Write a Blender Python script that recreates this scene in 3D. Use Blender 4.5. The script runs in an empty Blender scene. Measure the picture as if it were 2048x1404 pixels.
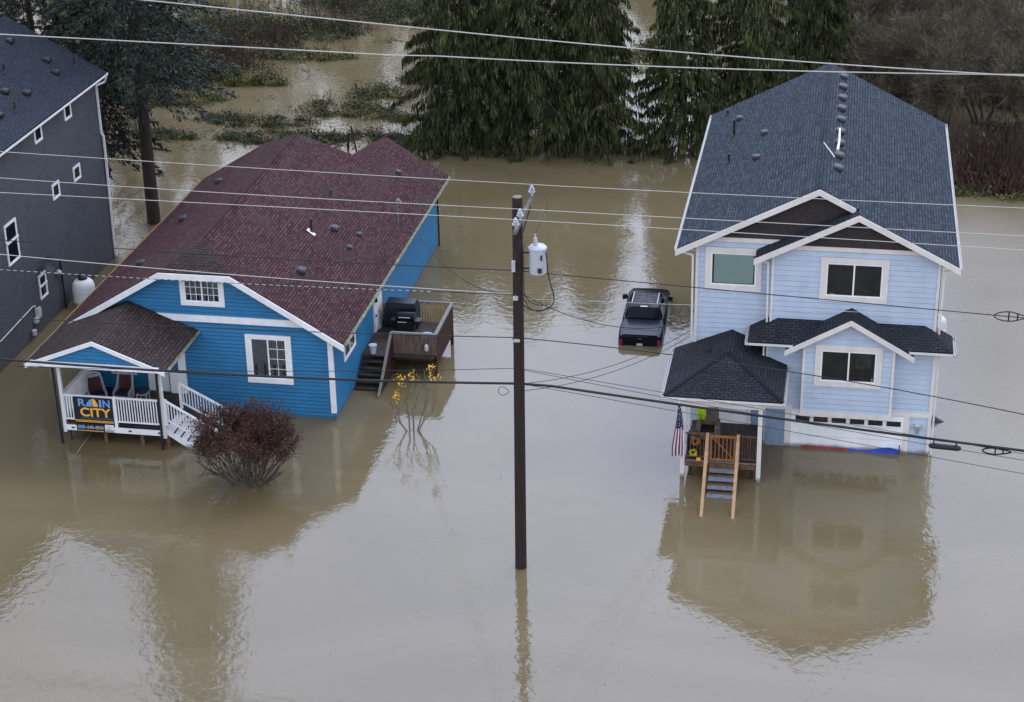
import bpy, bmesh, math, random
import numpy as np
from mathutils import Vector, Matrix
R = math.radians
scn = bpy.context.scene
COL = scn.collection
# ------------------------------------------------------------------ camera
cd = bpy.data.cameras.new('camera'); cam = bpy.data.objects.new('camera', cd); COL.objects.link(cam)
cd.lens = 65.9636; cd.sensor_width = 36; cd.clip_end = 3000; cd.clip_start = 0.5
CR, CU, CF = (0.984382, 0.175266, -0.016574), (-0.05808, 0.412187, 0.909246), (-0.166192, 0.894082, -0.415929)
cam.matrix_world = Matrix(((CR[0], CU[0], -CF[0], 0), (CR[1], CU[1], -CF[1], 0), (CR[2], CU[2], -CF[2], 38.0), (0, 0, 0, 1)))
scn.camera = cam
# ------------------------------------------------------------------ world, sun
SUN_EL, SUN_AZ = R(48), R(25)
SKY_DOME, SKY_LOW = (12.0, 12.7, 14.6), (18.5, 22.0, 32.0)
w = bpy.data.worlds.new('World'); scn.world = w; w.use_nodes = True
nt = w.node_tree; nt.nodes.clear()
sky = nt.nodes.new('ShaderNodeTexSky'); sky.sky_type = 'NISHITA'; sky.sun_disc = False
sky.sun_elevation = SUN_EL; sky.sun_rotation = SUN_AZ; sky.air_density = 1.0; sky.dust_density = 3.0; sky.ozone_density = 1.0
hs = nt.nodes.new('ShaderNodeHueSaturation'); hs.inputs['Saturation'].default_value = 0.30
tc = nt.nodes.new('ShaderNodeTexCoord')
nz = nt.nodes.new('ShaderNodeTexNoise'); nz.inputs['Scale'].default_value = 2.0; nz.inputs['Detail'].default_value = 3
rmp = nt.nodes.new('ShaderNodeMapRange'); rmp.inputs['From Min'].default_value = .3; rmp.inputs['From Max'].default_value = .7
rmp.inputs['To Min'].default_value = .94; rmp.inputs['To Max'].default_value = 1.06
L = nt.links.new
# overcast deck: thinner, brighter and bluer cloud low in the direction the camera looks (+y), heavier behind it
dot = nt.nodes.new('ShaderNodeVectorMath'); dot.operation = 'DOT_PRODUCT'; dot.inputs[1].default_value = (0, .68, .733); L(tc.outputs['Generated'], dot.inputs[0])
gy_ = nt.nodes.new('ShaderNodeMapRange'); gy_.interpolation_type = 'SMOOTHSTEP'; gy_.inputs['From Min'].default_value = .80; gy_.inputs['From Max'].default_value = 1.0; L(dot.outputs['Value'], gy_.inputs[0])
dk_ = nt.nodes.new('ShaderNodeMix'); dk_.data_type = 'RGBA'; dk_.inputs[6].default_value = (*SKY_DOME, 1); dk_.inputs[7].default_value = (*SKY_LOW, 1); L(gy_.outputs[0], dk_.inputs[0])
mx = nt.nodes.new('ShaderNodeMix'); mx.data_type = 'RGBA'; mx.inputs[0].default_value = .8
ml = nt.nodes.new('ShaderNodeVectorMath'); ml.operation = 'SCALE'
bg = nt.nodes.new('ShaderNodeBackground'); bg.inputs['Strength'].default_value = 0.12
wo = nt.nodes.new('ShaderNodeOutputWorld')
L(sky.outputs[0], hs.inputs['Color']); L(hs.outputs[0], mx.inputs[6]); L(dk_.outputs[2], mx.inputs[7]); L(tc.outputs['Generated'], nz.inputs['Vector'])
L(nz.outputs[0], rmp.inputs[0]); L(mx.outputs[2], ml.inputs[0]); L(rmp.outputs[0], ml.inputs['Scale'])
L(ml.outputs[0], bg.inputs[0]); L(bg.outputs[0], wo.inputs[0])
sd = bpy.data.lights.new('sun', 'SUN'); sd.energy = 0.6; sd.angle = R(30); sd.color = (1, .97, .93)
so = bpy.data.objects.new('sun', sd); COL.objects.link(so)
so.rotation_euler = Vector((math.sin(SUN_AZ)*math.cos(SUN_EL), math.cos(SUN_AZ)*math.cos(SUN_EL), math.sin(SUN_EL))).to_track_quat('Z', 'Y').to_euler()
so.location = (0, 0, 60)
scn.view_settings.view_transform = 'Standard'; scn.view_settings.look = 'None'; scn.view_settings.gamma = 1
scn.view_settings.exposure = 0.22; scn.view_settings.use_curve_mapping = False

# ------------------------------------------------------------------ helpers
WL = {}
class MB:
    def __init__(s): s.v = []; s.f = []; s.uv = []
    def face(s, pts, uv=None):
        n = len(s.v); s.v += [tuple(p) for p in pts]; s.f.append(tuple(range(n, n+len(pts)))); s.uv.append(uv); return s
    def box(s, x0, x1, y0, y1, z0, z1):
        n = len(s.v)
        s.v += [(x0,y0,z0),(x1,y0,z0),(x1,y1,z0),(x0,y1,z0),(x0,y0,z1),(x1,y0,z1),(x1,y1,z1),(x0,y1,z1)]
        for f in ((0,3,2,1),(4,5,6,7),(0,1,5,4),(1,2,6,5),(2,3,7,6),(3,0,4,7)): s.f.append(tuple(n+i for i in f)); s.uv.append(None)
        return s
    def bar(s, a, b, wd, ht, up=(0,0,1)):
        a = Vector(a); b = Vector(b); d = (b-a).normalized(); u = Vector(up); r = d.cross(u)
        if r.length < 1e-4: r = d.cross(Vector((0,1,0)))
        r.normalize(); u = r.cross(d).normalized(); r = r*wd/2; u = u*ht/2; n = len(s.v)
        for p in (a, b):
            for q in (-r-u, r-u, r+u, -r+u): s.v.append(tuple(p+q))
        for f in ((0,1,2,3),(7,6,5,4),(0,4,5,1),(1,5,6,2),(2,6,7,3),(3,7,4,0)): s.f.append(tuple(n+i for i in f)); s.uv.append(None)
        return s
    def tube(s, pts, rad, n=8, cap=True):
        pts = [Vector(p) for p in pts]; k = len(pts)
        if not hasattr(rad, '__len__'): rad = [rad]*k
        base = len(s.v); up = Vector((.13,.31,1)).normalized()
        for i, p in enumerate(pts):
            d = (pts[min(i+1,k-1)]-pts[max(i-1,0)]).normalized()
            r = d.cross(up)
            if r.length < .05: r = d.cross(Vector((1,0,0)))
            r.normalize(); u = r.cross(d)
            for j in range(n):
                a = 2*math.pi*j/n; s.v.append(tuple(p+(r*math.cos(a)+u*math.sin(a))*rad[i]))
        for i in range(k-1):
            for j in range(n):
                s.f.append((base+i*n+j, base+i*n+(j+1)%n, base+(i+1)*n+(j+1)%n, base+(i+1)*n+j)); s.uv.append(None)
        if cap and n > 3:
            s.f.append(tuple(base+j for j in range(n))); s.uv.append(None)
            s.f.append(tuple(base+(k-1)*n+j for j in reversed(range(n)))); s.uv.append(None)
        return s
    def lathe(s, prof, c=(0,0,0), n=20):
        base = len(s.v); k = len(prof)
        for r, z in prof:
            for j in range(n):
                a = 2*math.pi*j/n; s.v.append((c[0]+r*math.cos(a), c[1]+r*math.sin(a), c[2]+z))
        for i in range(k-1):
            for j in range(n):
                s.f.append((base+i*n+j, base+i*n+(j+1)%n, base+(i+1)*n+(j+1)%n, base+(i+1)*n+j)); s.uv.append(None)
        s.f.append(tuple(base+j for j in reversed(range(n)))); s.uv.append(None)
        s.f.append(tuple(base+(k-1)*n+j for j in range(n))); s.uv.append(None)
        return s
    def prism(s, poly, ext):          # polygon (3D) extruded by a vector
        e = Vector(ext); n = len(poly); b = len(s.v)
        s.v += [tuple(p) for p in poly] + [tuple(Vector(p)+e) for p in poly]
        s.f.append(tuple(range(b, b+n))); s.uv.append(None)
        s.f.append(tuple(reversed(range(b+n, b+2*n)))); s.uv.append(None)
        for i in range(n):
            j = (i+1) % n; s.f.append((b+j, b+i, b+n+i, b+n+j)); s.uv.append(None)
        return s
    def slab(s, poly, th, u=(0,1,0), under=True):   # roof panel: poly is the top surface; uv in metres, u along the courses
        P = [Vector(p) for p in poly]; nrm = Vector((0,0,0))
        for i in range(len(P)): nrm += P[i].cross(P[(i+1) % len(P)])
        if nrm.z < 0: P.reverse(); nrm = -nrm
        nrm.normalize(); u = Vector(u); vv = nrm.cross(u).normalized()
        uvs = [((p.dot(u)), p.dot(vv)) for p in P]
        s.face(P, uvs)
        Q = [p-Vector((0,0,th)) for p in P]
        s.face(list(reversed(Q)))
        for i in range(len(P)):
            j = (i+1) % len(P); s.face([P[i], Q[i], Q[j], P[j]])
        return s

def link(name, me, parent=None, loc=None, m=None):
    o = bpy.data.objects.new(name, me)
    if m: me.materials.append(m)
    COL.objects.link(o)
    if parent:
        o.parent = parent; WL[o.name] = WL[parent.name]
    else:
        o.location = loc or (0,0,0); WL[o.name] = Vector(loc or (0,0,0))
    return o
def obj(name, mb, m, parent=None, loc=None, smooth=False, tri=False):
    off = WL[parent.name] if parent else Vector(loc or (0,0,0))
    me = bpy.data.meshes.new(name)
    me.from_pydata([(a-off[0], b-off[1], c-off[2]) for a, b, c in mb.v], [], mb.f)
    if any(q for q in mb.uv):
        ul = me.uv_layers.new(name='UVMap')
        for p, q in zip(me.polygons, mb.uv):
            for k, li in enumerate(p.loop_indices): ul.data[li].uv = q[k] if q else (0, 0)
    me.validate()
    if smooth:
        for p in me.polygons: p.use_smooth = True
        bm = bmesh.new(); bm.from_mesh(me)
        for e in bm.edges:
            if len(e.link_faces) == 2 and e.calc_face_angle(0) > R(40): e.smooth = False
        bm.to_mesh(me); bm.free()
    return link(name, me, parent, loc, m)
def tag(o, label, cat, group=None, kind=None):
    if label: o['label'] = label
    if cat: o['category'] = cat
    if group: o['group'] = group
    if kind: o['kind'] = kind
    return o
def thing(name, label, cat, loc, group=None):
    o = bpy.data.objects.new(name, None); COL.objects.link(o); o.location = loc; o.empty_display_size = .3
    WL[o.name] = Vector(loc)
    return tag(o, label, cat, group)
def copy_tree(o, parent=None):
    c = o.copy(); COL.objects.link(c); c.parent = parent
    for ch in list(o.children): copy_tree(ch, c)
    return c

# ------------------------------------------------------------------ materials
MATS = {}
def mat(name, col, rough=.6, spec=.4, var=.12, vscale=3.0, bump=0.0, bscale=30.0, metal=0.0, col2=None, sc=(1,1,1), detail=4, mud=False):
    m = bpy.data.materials.new(name); m.use_nodes = True; MATS[name] = m
    t = m.node_tree; N = t.nodes; K = t.links.new; p = N['Principled BSDF']
    p.inputs['Roughness'].default_value = rough; p.inputs['Metallic'].default_value = metal
    p.inputs['Specular IOR Level'].default_value = spec
    c = N.new('ShaderNodeTexCoord'); mp = N.new('ShaderNodeMapping'); mp.inputs['Scale'].default_value = sc; K(c.outputs['Object'], mp.inputs[0])
    n = N.new('ShaderNodeTexNoise'); n.inputs['Scale'].default_value = vscale; n.inputs['Detail'].default_value = detail; K(mp.outputs[0], n.inputs[0])
    rp = N.new('ShaderNodeValToRGB'); rp.color_ramp.elements[0].position = .3; rp.color_ramp.elements[1].position = .7
    c2 = col2 or tuple(min(1, x*(1+var)) for x in col); c1 = col if col2 else tuple(x*(1-var) for x in col)
    rp.color_ramp.elements[0].color = (*c1, 1); rp.color_ramp.elements[1].color = (*c2, 1)
    K(n.outputs[0], rp.inputs[0]); K(rp.outputs[0], p.inputs['Base Color'])
    if mud:       # rain streaks down the boards and a silt line left by the flood
        m1 = N.new('ShaderNodeMapping'); m1.inputs['Scale'].default_value = (1.1,1.1,.3); K(c.outputs['Object'], m1.inputs[0])
        n4 = N.new('ShaderNodeTexNoise'); n4.inputs['Scale'].default_value = 1.0; n4.inputs['Detail'].default_value = 6; K(m1.outputs[0], n4.inputs[0])
        r4 = N.new('ShaderNodeMapRange'); r4.inputs['From Min'].default_value = .35; r4.inputs['From Max'].default_value = .7; r4.inputs['To Min'].default_value = 1.04; r4.inputs['To Max'].default_value = .92; K(n4.outputs[0], r4.inputs[0])
        v4 = N.new('ShaderNodeVectorMath'); v4.operation = 'SCALE'; K(rp.outputs[0], v4.inputs[0]); K(r4.outputs[0], v4.inputs['Scale'])
        sx = N.new('ShaderNodeSeparateXYZ'); K(c.outputs['Object'], sx.inputs[0])
        a4 = N.new('ShaderNodeMath'); a4.operation = 'MULTIPLY_ADD'; a4.inputs[1].default_value = -.25; K(n4.outputs[0], a4.inputs[0]); K(sx.outputs[2], a4.inputs[2])
        r5 = N.new('ShaderNodeMapRange'); r5.inputs['From Min'].default_value = -.06; r5.inputs['From Max'].default_value = .10; r5.inputs['To Min'].default_value = .75; r5.inputs['To Max'].default_value = 0; K(a4.outputs[0], r5.inputs[0])
        x5 = N.new('ShaderNodeMix'); x5.data_type = 'RGBA'; x5.inputs[7].default_value = (.085,.070,.048,1); K(r5.outputs[0], x5.inputs[0]); K(v4.outputs[0], x5.inputs[6]); K(x5.outputs[2], p.inputs['Base Color'])
    if bump:
        b = N.new('ShaderNodeBump'); b.inputs['Distance'].default_value = bump; n2 = N.new('ShaderNodeTexNoise'); n2.inputs['Scale'].default_value = bscale
        K(mp.outputs[0], n2.inputs[0]); K(n2.outputs[0], b.inputs['Height']); K(b.outputs[0], p.inputs['Normal'])
    return m
def shingle(name, c1, c2, mortar, stain, rh=.145, bw=.32, rough=.9, patch=.35, stainc=None):
    m = bpy.data.materials.new(name); m.use_nodes = True
    t = m.node_tree; N = t.nodes; K = t.links.new; p = N['Principled BSDF']
    p.inputs['Roughness'].default_value = rough; p.inputs['Specular IOR Level'].default_value = .15
    uv = N.new('ShaderNodeUVMap'); uv.uv_map = 'UVMap'
    br = N.new('ShaderNodeTexBrick'); br.inputs['Scale'].default_value = 1; br.inputs['Brick Width'].default_value = bw; br.inputs['Row Height'].default_value = rh
    br.inputs['Mortar Size'].default_value = .020; br.inputs['Mortar Smooth'].default_value = .2; br.inputs['Bias'].default_value = -.1
    br.inputs['Color1'].default_value = (*c1, 1); br.inputs['Color2'].default_value = (*c2, 1); br.inputs['Mortar'].default_value = (*mortar, 1)
    br.offset = .5; K(uv.outputs[0], br.inputs[0])
    n = N.new('ShaderNodeTexNoise'); n.inputs['Scale'].default_value = .5; n.inputs['Detail'].default_value = 6; K(uv.outputs[0], n.inputs[0])
    rp = N.new('ShaderNodeMapRange'); rp.inputs['From Min'].default_value = .42; rp.inputs['From Max'].default_value = .7; rp.inputs['To Max'].default_value = patch; K(n.outputs[0], rp.inputs[0])
    mxx = N.new('ShaderNodeMix'); mxx.data_type = 'RGBA'; K(rp.outputs[0], mxx.inputs[0]); K(br.outputs[0], mxx.inputs[6]); mxx.inputs[7].default_value = (*stain, 1)
    # granule speckle + streaks running down the slope
    n3 = N.new('ShaderNodeTexNoise'); n3.inputs['Scale'].default_value = 9; n3.inputs['Detail'].default_value = 5; n3.inputs['Roughness'].default_value = .7; K(uv.outputs[0], n3.inputs[0])
    r3 = N.new('ShaderNodeMapRange'); r3.inputs['From Min'].default_value = .3; r3.inputs['From Max'].default_value = .7; r3.inputs['To Min'].default_value = .5; r3.inputs['To Max'].default_value = 1.6; K(n3.outputs[0], r3.inputs[0])
    vm = N.new('ShaderNodeVectorMath'); vm.operation = 'SCALE'; K(mxx.outputs[2], vm.inputs[0]); K(r3.outputs[0], vm.inputs['Scale'])
    K(vm.outputs[0], p.inputs['Base Color'])
    b = N.new('ShaderNodeBump'); b.inputs['Distance'].default_value = .035; b.inputs['Strength'].default_value = 1
    mm = N.new('ShaderNodeMath'); mm.operation = 'ADD'; K(br.outputs['Fac'], mm.inputs[0]); 
    inv = N.new('ShaderNodeMath'); inv.operation = 'MULTIPLY'; inv.inputs[1].default_value = -1; K(br.outputs['Fac'], inv.inputs[0])
    K(inv.outputs[0], mm.inputs[0]); K(n3.outputs[0], mm.inputs[1]); K(mm.outputs[0], b.inputs['Height']); K(b.outputs[0], p.inputs['Normal'])
    return m
def foliage(name, c1, c2, c3, vs=1.2, rough=.6):
    m = bpy.data.materials.new(name); m.use_nodes = True
    t = m.node_tree; N = t.nodes; K = t.links.new; p = N['Principled BSDF']; p.inputs['Roughness'].default_value = rough; p.inputs['Specular IOR Level'].default_value = .25
    g = N.new('ShaderNodeNewGeometry'); c = N.new('ShaderNodeTexCoord')
    n = N.new('ShaderNodeTexNoise'); n.inputs['Scale'].default_value = vs; n.inputs['Detail'].default_value = 3; K(c.outputs['Object'], n.inputs[0])
    ad = N.new('ShaderNodeMath'); ad.operation = 'MULTIPLY_ADD'; ad.inputs[1].default_value = .55; K(g.outputs['Random Per Island'], ad.inputs[0])
    sb = N.new('ShaderNodeMath'); sb.operation = 'SUBTRACT'; sb.inputs[1].default_value = .27; K(n.outputs[0], sb.inputs[0]); K(sb.outputs[0], ad.inputs[2])
    rp = N.new('ShaderNodeValToRGB'); e = rp.color_ramp.elements; e[0].position = .2; e[0].color = (*c1,1); e[1].position = .8; e[1].color = (*c3,1)
    x = e.new(.5); x.color = (*c2,1); K(ad.outputs[0], rp.inputs[0]); K(rp.outputs[0], p.inputs['Base Color'])
    return m
white_trim = mat('cream_trim', (.66,.63,.62), .5, var=.05, mud=True)
white_paint = mat('white_paint', (.74,.76,.80), .5, var=.06, mud=True)
vinyl = mat('white_vinyl', (.80,.82,.86), .35, var=.03, mud=True)
gutter_m = mat('gutter_metal', (.62,.62,.62), .35, spec=.5, var=.08)
old_gutter = mat('mossy_gutter', (.14,.15,.11), .8, var=.5, vscale=5, col2=(.46,.46,.38))
lblue = mat('pale_blue_siding', (.43,.52,.66), .55, var=.06, vscale=1.5, sc=(1,1,3), mud=True)
lblue_dk = mat('slate_blue_panel', (.17,.25,.36), .6, var=.08)
bblue = mat('cobalt_blue_siding', (.022,.160,.345), .5, var=.1, vscale=1.3, sc=(1,1,4), mud=True)
gsid = mat('charcoal_siding', (.062,.068,.085), .65, var=.14, vscale=1.2, sc=(1,1,4), mud=True)
gable_sh = mat('brown_gable_shingle', (.035,.028,.030), .8, var=.35, vscale=9, sc=(1,1,1.6), bump=.01, bscale=14)
roofR = shingle('blue_grey_shingle', (.022,.032,.047), (.054,.071,.097), (.007,.011,.018), (.034,.046,.060))
roofR2 = shingle('wet_dark_shingle', (.020,.024,.032), (.032,.038,.050), (.010,.012,.016), (.035,.042,.052))
roofB = shingle('maroon_shingle', (.042,.018,.022), (.110,.050,.058), (.015,.007,.009), (.050,.036,.038), rh=.14, bw=.3, patch=.5)
roofP = shingle('weathered_brown_shingle', (.034,.022,.024), (.062,.042,.044), (.013,.010,.011), (.048,.040,.034), rh=.16, bw=.34, patch=.5)
roofG = shingle('dark_slate_shingle', (.022,.030,.046), (.034,.045,.066), (.014,.019,.028), (.036,.042,.052))
black_pl = mat('black_plastic', (.012,.013,.016), .45, var=.2)
vent_m = mat('vent_metal', (.020,.026,.034), .5, spec=.4, var=.25)
def clear_glass(name):
    m = bpy.data.materials.new(name); m.use_nodes = True; t = m.node_tree; t.nodes.clear(); N = t.nodes; K = t.links.new
    o = N.new('ShaderNodeOutputMaterial'); mxs = N.new('ShaderNodeMixShader'); tr = N.new('ShaderNodeBsdfTransparent'); gl = N.new('ShaderNodeBsdfGlossy'); gl.inputs['Roughness'].default_value = .02
    fr = N.new('ShaderNodeFresnel'); fr.inputs['IOR'].default_value = 1.6; tr.inputs['Color'].default_value = (.82,.86,.86,1)
    K(fr.outputs[0], mxs.inputs[0]); K(tr.outputs[0], mxs.inputs[1]); K(gl.outputs[0], mxs.inputs[2]); K(mxs.outputs[0], o.inputs[0]); return m
glass_cl = clear_glass('window_glass')
dark_room = mat('dark_interior', (.020,.022,.026), .9, var=.6, vscale=1.6)
blind_m = mat('pale_green_blind', (.50,.66,.63), .7, var=.05, vscale=.8)
net_m = mat('grey_net_curtain', (.20,.21,.25), .9, var=.35, vscale=8, sc=(3,3,.4))
glass_dk = mat('dark_glass', (.012,.016,.020), .06, spec=.6, var=.3, vscale=1.0)
glass_gr = mat('blinded_glass', (.24,.36,.36), .08, spec=.6, var=.05, vscale=.8)
glass_lace = mat('curtained_glass', (.10,.11,.14), .12, spec=.6, var=.8, vscale=6)
pole_m = mat('creosoted_wood', (.020,.012,.011), .75, var=.4, vscale=4, sc=(4,4,.3), bump=.01, bscale=8)
galv = mat('galvanised_steel', (.42,.45,.48), .4, spec=.5, var=.1)
xfmr_m = mat('pale_grey_enamel', (.40,.45,.51), .35, var=.05)
cable_m = mat('black_cable', (.012,.012,.014), .6, var=.1)
alum = mat('aluminium_wire', (.42,.42,.41), .45, var=.05)
porcel = mat('grey_porcelain', (.36,.39,.44), .25, spec=.6, var=.1)
wood_br = mat('dark_stained_wood', (.042,.015,.010), .75, var=.5, vscale=5, sc=(6,6,1), bump=.006)
wood_gr = mat('weathered_grey_wood', (.16,.155,.15), .8, var=.35, vscale=5, sc=(2,6,2))
wood_dk = mat('wet_dark_wood', (.028,.022,.020), .6, var=.5, vscale=5)
wood_or = mat('new_cedar_wood', (.26,.105,.035), .6, var=.25, vscale=5)
wood_tan = mat('tan_timber', (.36,.23,.13), .65, var=.2, vscale=5)
wood_md = mat('mid_brown_wood', (.12,.062,.034), .7, var=.35, vscale=5)
tread_m = mat('blue_grey_tread', (.16,.19,.24), .6, var=.3, vscale=6)
porcel_pre = mat('white_figurine', (.55,.6,.62), .4)
wicker = mat('grey_wicker', (.33,.35,.40), .7, var=.2, vscale=20, bump=.01, bscale=60)
maroon = mat('maroon_cushion', (.065,.018,.028), .85, var=.3)
navy = mat('navy_cushion', (.012,.018,.045), .85, var=.3)
red_l = bpy.data.materials.new('red_lens'); red_l.use_nodes = True
red_l.node_tree.nodes['Principled BSDF'].inputs['Base Color'].default_value = (.20,.006,.010,1); red_l.node_tree.nodes['Principled BSDF'].inputs['Roughness'].default_value = .2
carp = mat('black_car_paint', (.004,.006,.010), .22, spec=.12, var=.2)
carg = mat('car_glass', (.003,.004,.006), .06, spec=.15, var=.1)
tonneau = mat('vinyl_bed_cover', (.012,.016,.024), .25, spec=.16, var=.25, vscale=1.2)

# ------------------------------------------------------------------ water
def water_mat():
    m = bpy.data.materials.new('flood_water'); m.use_nodes = True
    t = m.node_tree; N = t.nodes; K = t.links.new; p = N['Principled BSDF']
    p.inputs['Roughness'].default_value = .045; p.inputs['IOR'].default_value = WATER_IOR
    c = N.new('ShaderNodeTexCoord')
    n0 = N.new('ShaderNodeTexNoise'); n0.inputs['Scale'].default_value = .07; n0.inputs['Detail'].default_value = 7; n0.inputs['Distortion'].default_value = 1.2; m0 = N.new('ShaderNodeMapping'); m0.inputs['Scale'].default_value = (.7,1.5,1); m0.inputs['Rotation'].default_value = (0,0,R(-25)); K(c.outputs['Object'], m0.inputs[0]); K(m0.outputs[0], n0.inputs[0])
    rp = N.new('ShaderNodeValToRGB'); rp.color_ramp.elements[0].position = .3; rp.color_ramp.elements[1].position = .72
    rp.color_ramp.elements[0].color = (.114,.091,.049,1); rp.color_ramp.elements[1].color = (.158,.128,.075,1)
    K(n0.outputs[0], rp.inputs[0]); K(rp.outputs[0], p.inputs['Base Color'])
    # calm ripples: long gentle swell + small wavelets whose strength drifts from place to place
    w1 = N.new('ShaderNodeTexNoise'); w1.inputs['Scale'].default_value = 2.5; w1.inputs['Detail'].default_value = 3; w1.inputs['Roughness'].default_value = .5; w1.inputs['Distortion'].default_value = .6
    K(c.outputs['Object'], w1.inputs[0])
    mp = N.new('ShaderNodeMapping'); mp.inputs['Rotation'].default_value = (0,0,R(20)); mp.inputs['Scale'].default_value = (1,1.6,1); K(c.outputs['Object'], mp.inputs[0])
    w2 = N.new('ShaderNodeTexNoise'); w2.inputs['Scale'].default_value = 5.0; w2.inputs['Detail'].default_value = 2; K(mp.outputs[0], w2.inputs[0])
    n1 = N.new('ShaderNodeTexNoise'); n1.inputs['Scale'].default_value = .09; n1.inputs['Detail'].default_value = 2; K(c.outputs['Object'], n1.inputs[0])
    st = N.new('ShaderNodeMapRange'); st.inputs['From Min'].default_value = .42; st.inputs['From Max'].default_value = .62; st.inputs['To Min'].default_value = .35; st.inputs['To Max'].default_value = 1.0; K(n1.outputs[0], st.inputs[0])
    # breeze on the open water right of the pale house
    sx = N.new('ShaderNodeSeparateXYZ'); K(c.outputs['Object'], sx.inputs[0])
    bz = N.new('ShaderNodeMapRange'); bz.inputs['From Min'].default_value = 3.0; bz.inputs['From Max'].default_value = 8.0; bz.inputs['To Min'].default_value = 0; bz.inputs['To Max'].default_value = 1; K(sx.outputs[0], bz.inputs[0])
    by = N.new('ShaderNodeMapRange'); by.inputs['From Min'].default_value = 66; by.inputs['From Max'].default_value = 80; K(sx.outputs[1], by.inputs[0])
    bb = N.new('ShaderNodeMath'); bb.operation = 'MULTIPLY'; K(bz.outputs[0], bb.inputs[0]); K(by.outputs[0], bb.inputs[1])
    s2 = N.new('ShaderNodeMath'); s2.operation = 'MULTIPLY_ADD'; s2.inputs[1].default_value = 9.0; K(bb.outputs[0], s2.inputs[0]); K(st.outputs[0], s2.inputs[2])
    m2 = N.new('ShaderNodeMath'); m2.operation = 'MULTIPLY'; K(w2.outputs[0], m2.inputs[0]); K(s2.outputs[0], m2.inputs[1])
    m3 = N.new('ShaderNodeMath'); m3.operation = 'MULTIPLY'; m3.inputs[1].default_value = RIP2; K(m2.outputs[0], m3.inputs[0])
    m4 = N.new('ShaderNodeMath'); m4.operation = 'MULTIPLY'; K(w1.outputs[0], m4.inputs[0]); K(st.outputs[0], m4.inputs[1])
    m5 = N.new('ShaderNodeMath'); m5.operation = 'MULTIPLY_ADD'; m5.inputs[1].default_value = RIP1; K(m4.outputs[0], m5.inputs[0]); K(m3.outputs[0], m5.inputs[2])
    rr_ = N.new('ShaderNodeMath'); rr_.operation = 'MULTIPLY_ADD'; rr_.inputs[1].default_value = .34; rr_.inputs[2].default_value = .045; K(bb.outputs[0], rr_.inputs[0]); K(rr_.outputs[0], p.inputs['Roughness'])
    b = N.new('ShaderNodeBump'); b.inputs['Distance'].default_value = 1.0; b.inputs['Strength'].default_value = 1.0
    K(m5.outputs[0], b.inputs['Height']); K(b.outputs[0], p.inputs['Normal'])
    return m
WATER_IOR, RIP1, RIP2 = 1.50, .017, .0018
mb = MB(); mb.face([(-900,-200,0),(900,-200,0),(900,1600,0),(-900,1600,0)])
wt = obj('water', mb, water_mat()); wt['kind'] = 'structure'

# ------------------------------------------------------------------ building helpers
def clip_band(poly, z0, z1):
    def cut(P, zz, keep_above):
        out = []
        for i in range(len(P)):
            a, b = P[i], P[(i+1) % len(P)]
            ia = (a[1] >= zz) if keep_above else (a[1] <= zz); ib = (b[1] >= zz) if keep_above else (b[1] <= zz)
            if ia: out.append(a)
            if ia != ib:
                t = (zz-a[1])/(b[1]-a[1]); out.append((a[0]+t*(b[0]-a[0]), zz))
        return out
    P = cut(poly, z0, True)
    return cut(P, z1, False) if len(P) > 2 else []
def lap(mb, poly, fr, course=.235, step=.016, g=.013, dp=.03):
    # poly: convex (u, z); fr(u, z, out) -> world. Clapboards lean out to their lower edge, with a recessed shadow gap between courses.
    zs = [p[1] for p in poly]; zmin, zmax = min(zs), max(zs); z0 = math.floor(zmin/course)*course
    def ext(z):
        us = [u for u, zz in (clip_band(poly, z-1e-5, z+1e-5) or [])]
        return (min(us), max(us)) if len(us) > 1 else None
    while z0 < zmax:
        P = clip_band(poly, max(z0, zmin), z0+course-g)
        if len(P) > 2: mb.face([fr(u, z, step*(1-(z-z0)/course)+.002) for u, z in P])
        Q = clip_band(poly, z0+course-g, z0+course)
        if len(Q) > 2: mb.face([fr(u, z, -dp) for u, z in Q])
        for z, o in ((z0+course-g, step*g/course+.002), (z0+course, step+.002)):
            if zmin < z < zmax:
                e = ext(z)
                if e: mb.face([fr(e[0], z, -dp), fr(e[1], z, -dp), fr(e[1], z, o), fr(e[0], z, o)])
        z0 += course
def front(y): return lambda u, z, o: (u, y-o, z)
def back(y): return lambda u, z, o: (u, y+o, z)
def right(x): return lambda u, z, o: (x+o, u, z)
def left(x): return lambda u, z, o: (x-o, u, z)
def board(mb, a, b, h, t, out):       # flat board whose top edge runs a-b, hanging down by h, standing out by t along `out`
    a = Vector(a); b = Vector(b); o = Vector(out)*t; d = Vector((0,0,-h))
    mb.prism([a, b, b+d, a+d], o)
def gutter(mb, a, b, side, wd=.13, ht=.12, t=.012):
    a = Vector(a); b = Vector(b); s = Vector(side)
    mb.prism([a, b, b+s*wd, a+s*wd], (0,0,t))                              # floor
    mb.prism([a+s*(wd-t), b+s*(wd-t), b+s*wd, a+s*wd], (0,0,ht))
    mb.prism([a, b, b+s*t, a+s*t], (0,0,ht))
    for q in (a, b):
        d = (b-a).normalized()*t*(1 if q is a else -1)
        mb.prism([q, q+s*wd, q+s*wd+d, q+d], (0,0,ht))
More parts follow.
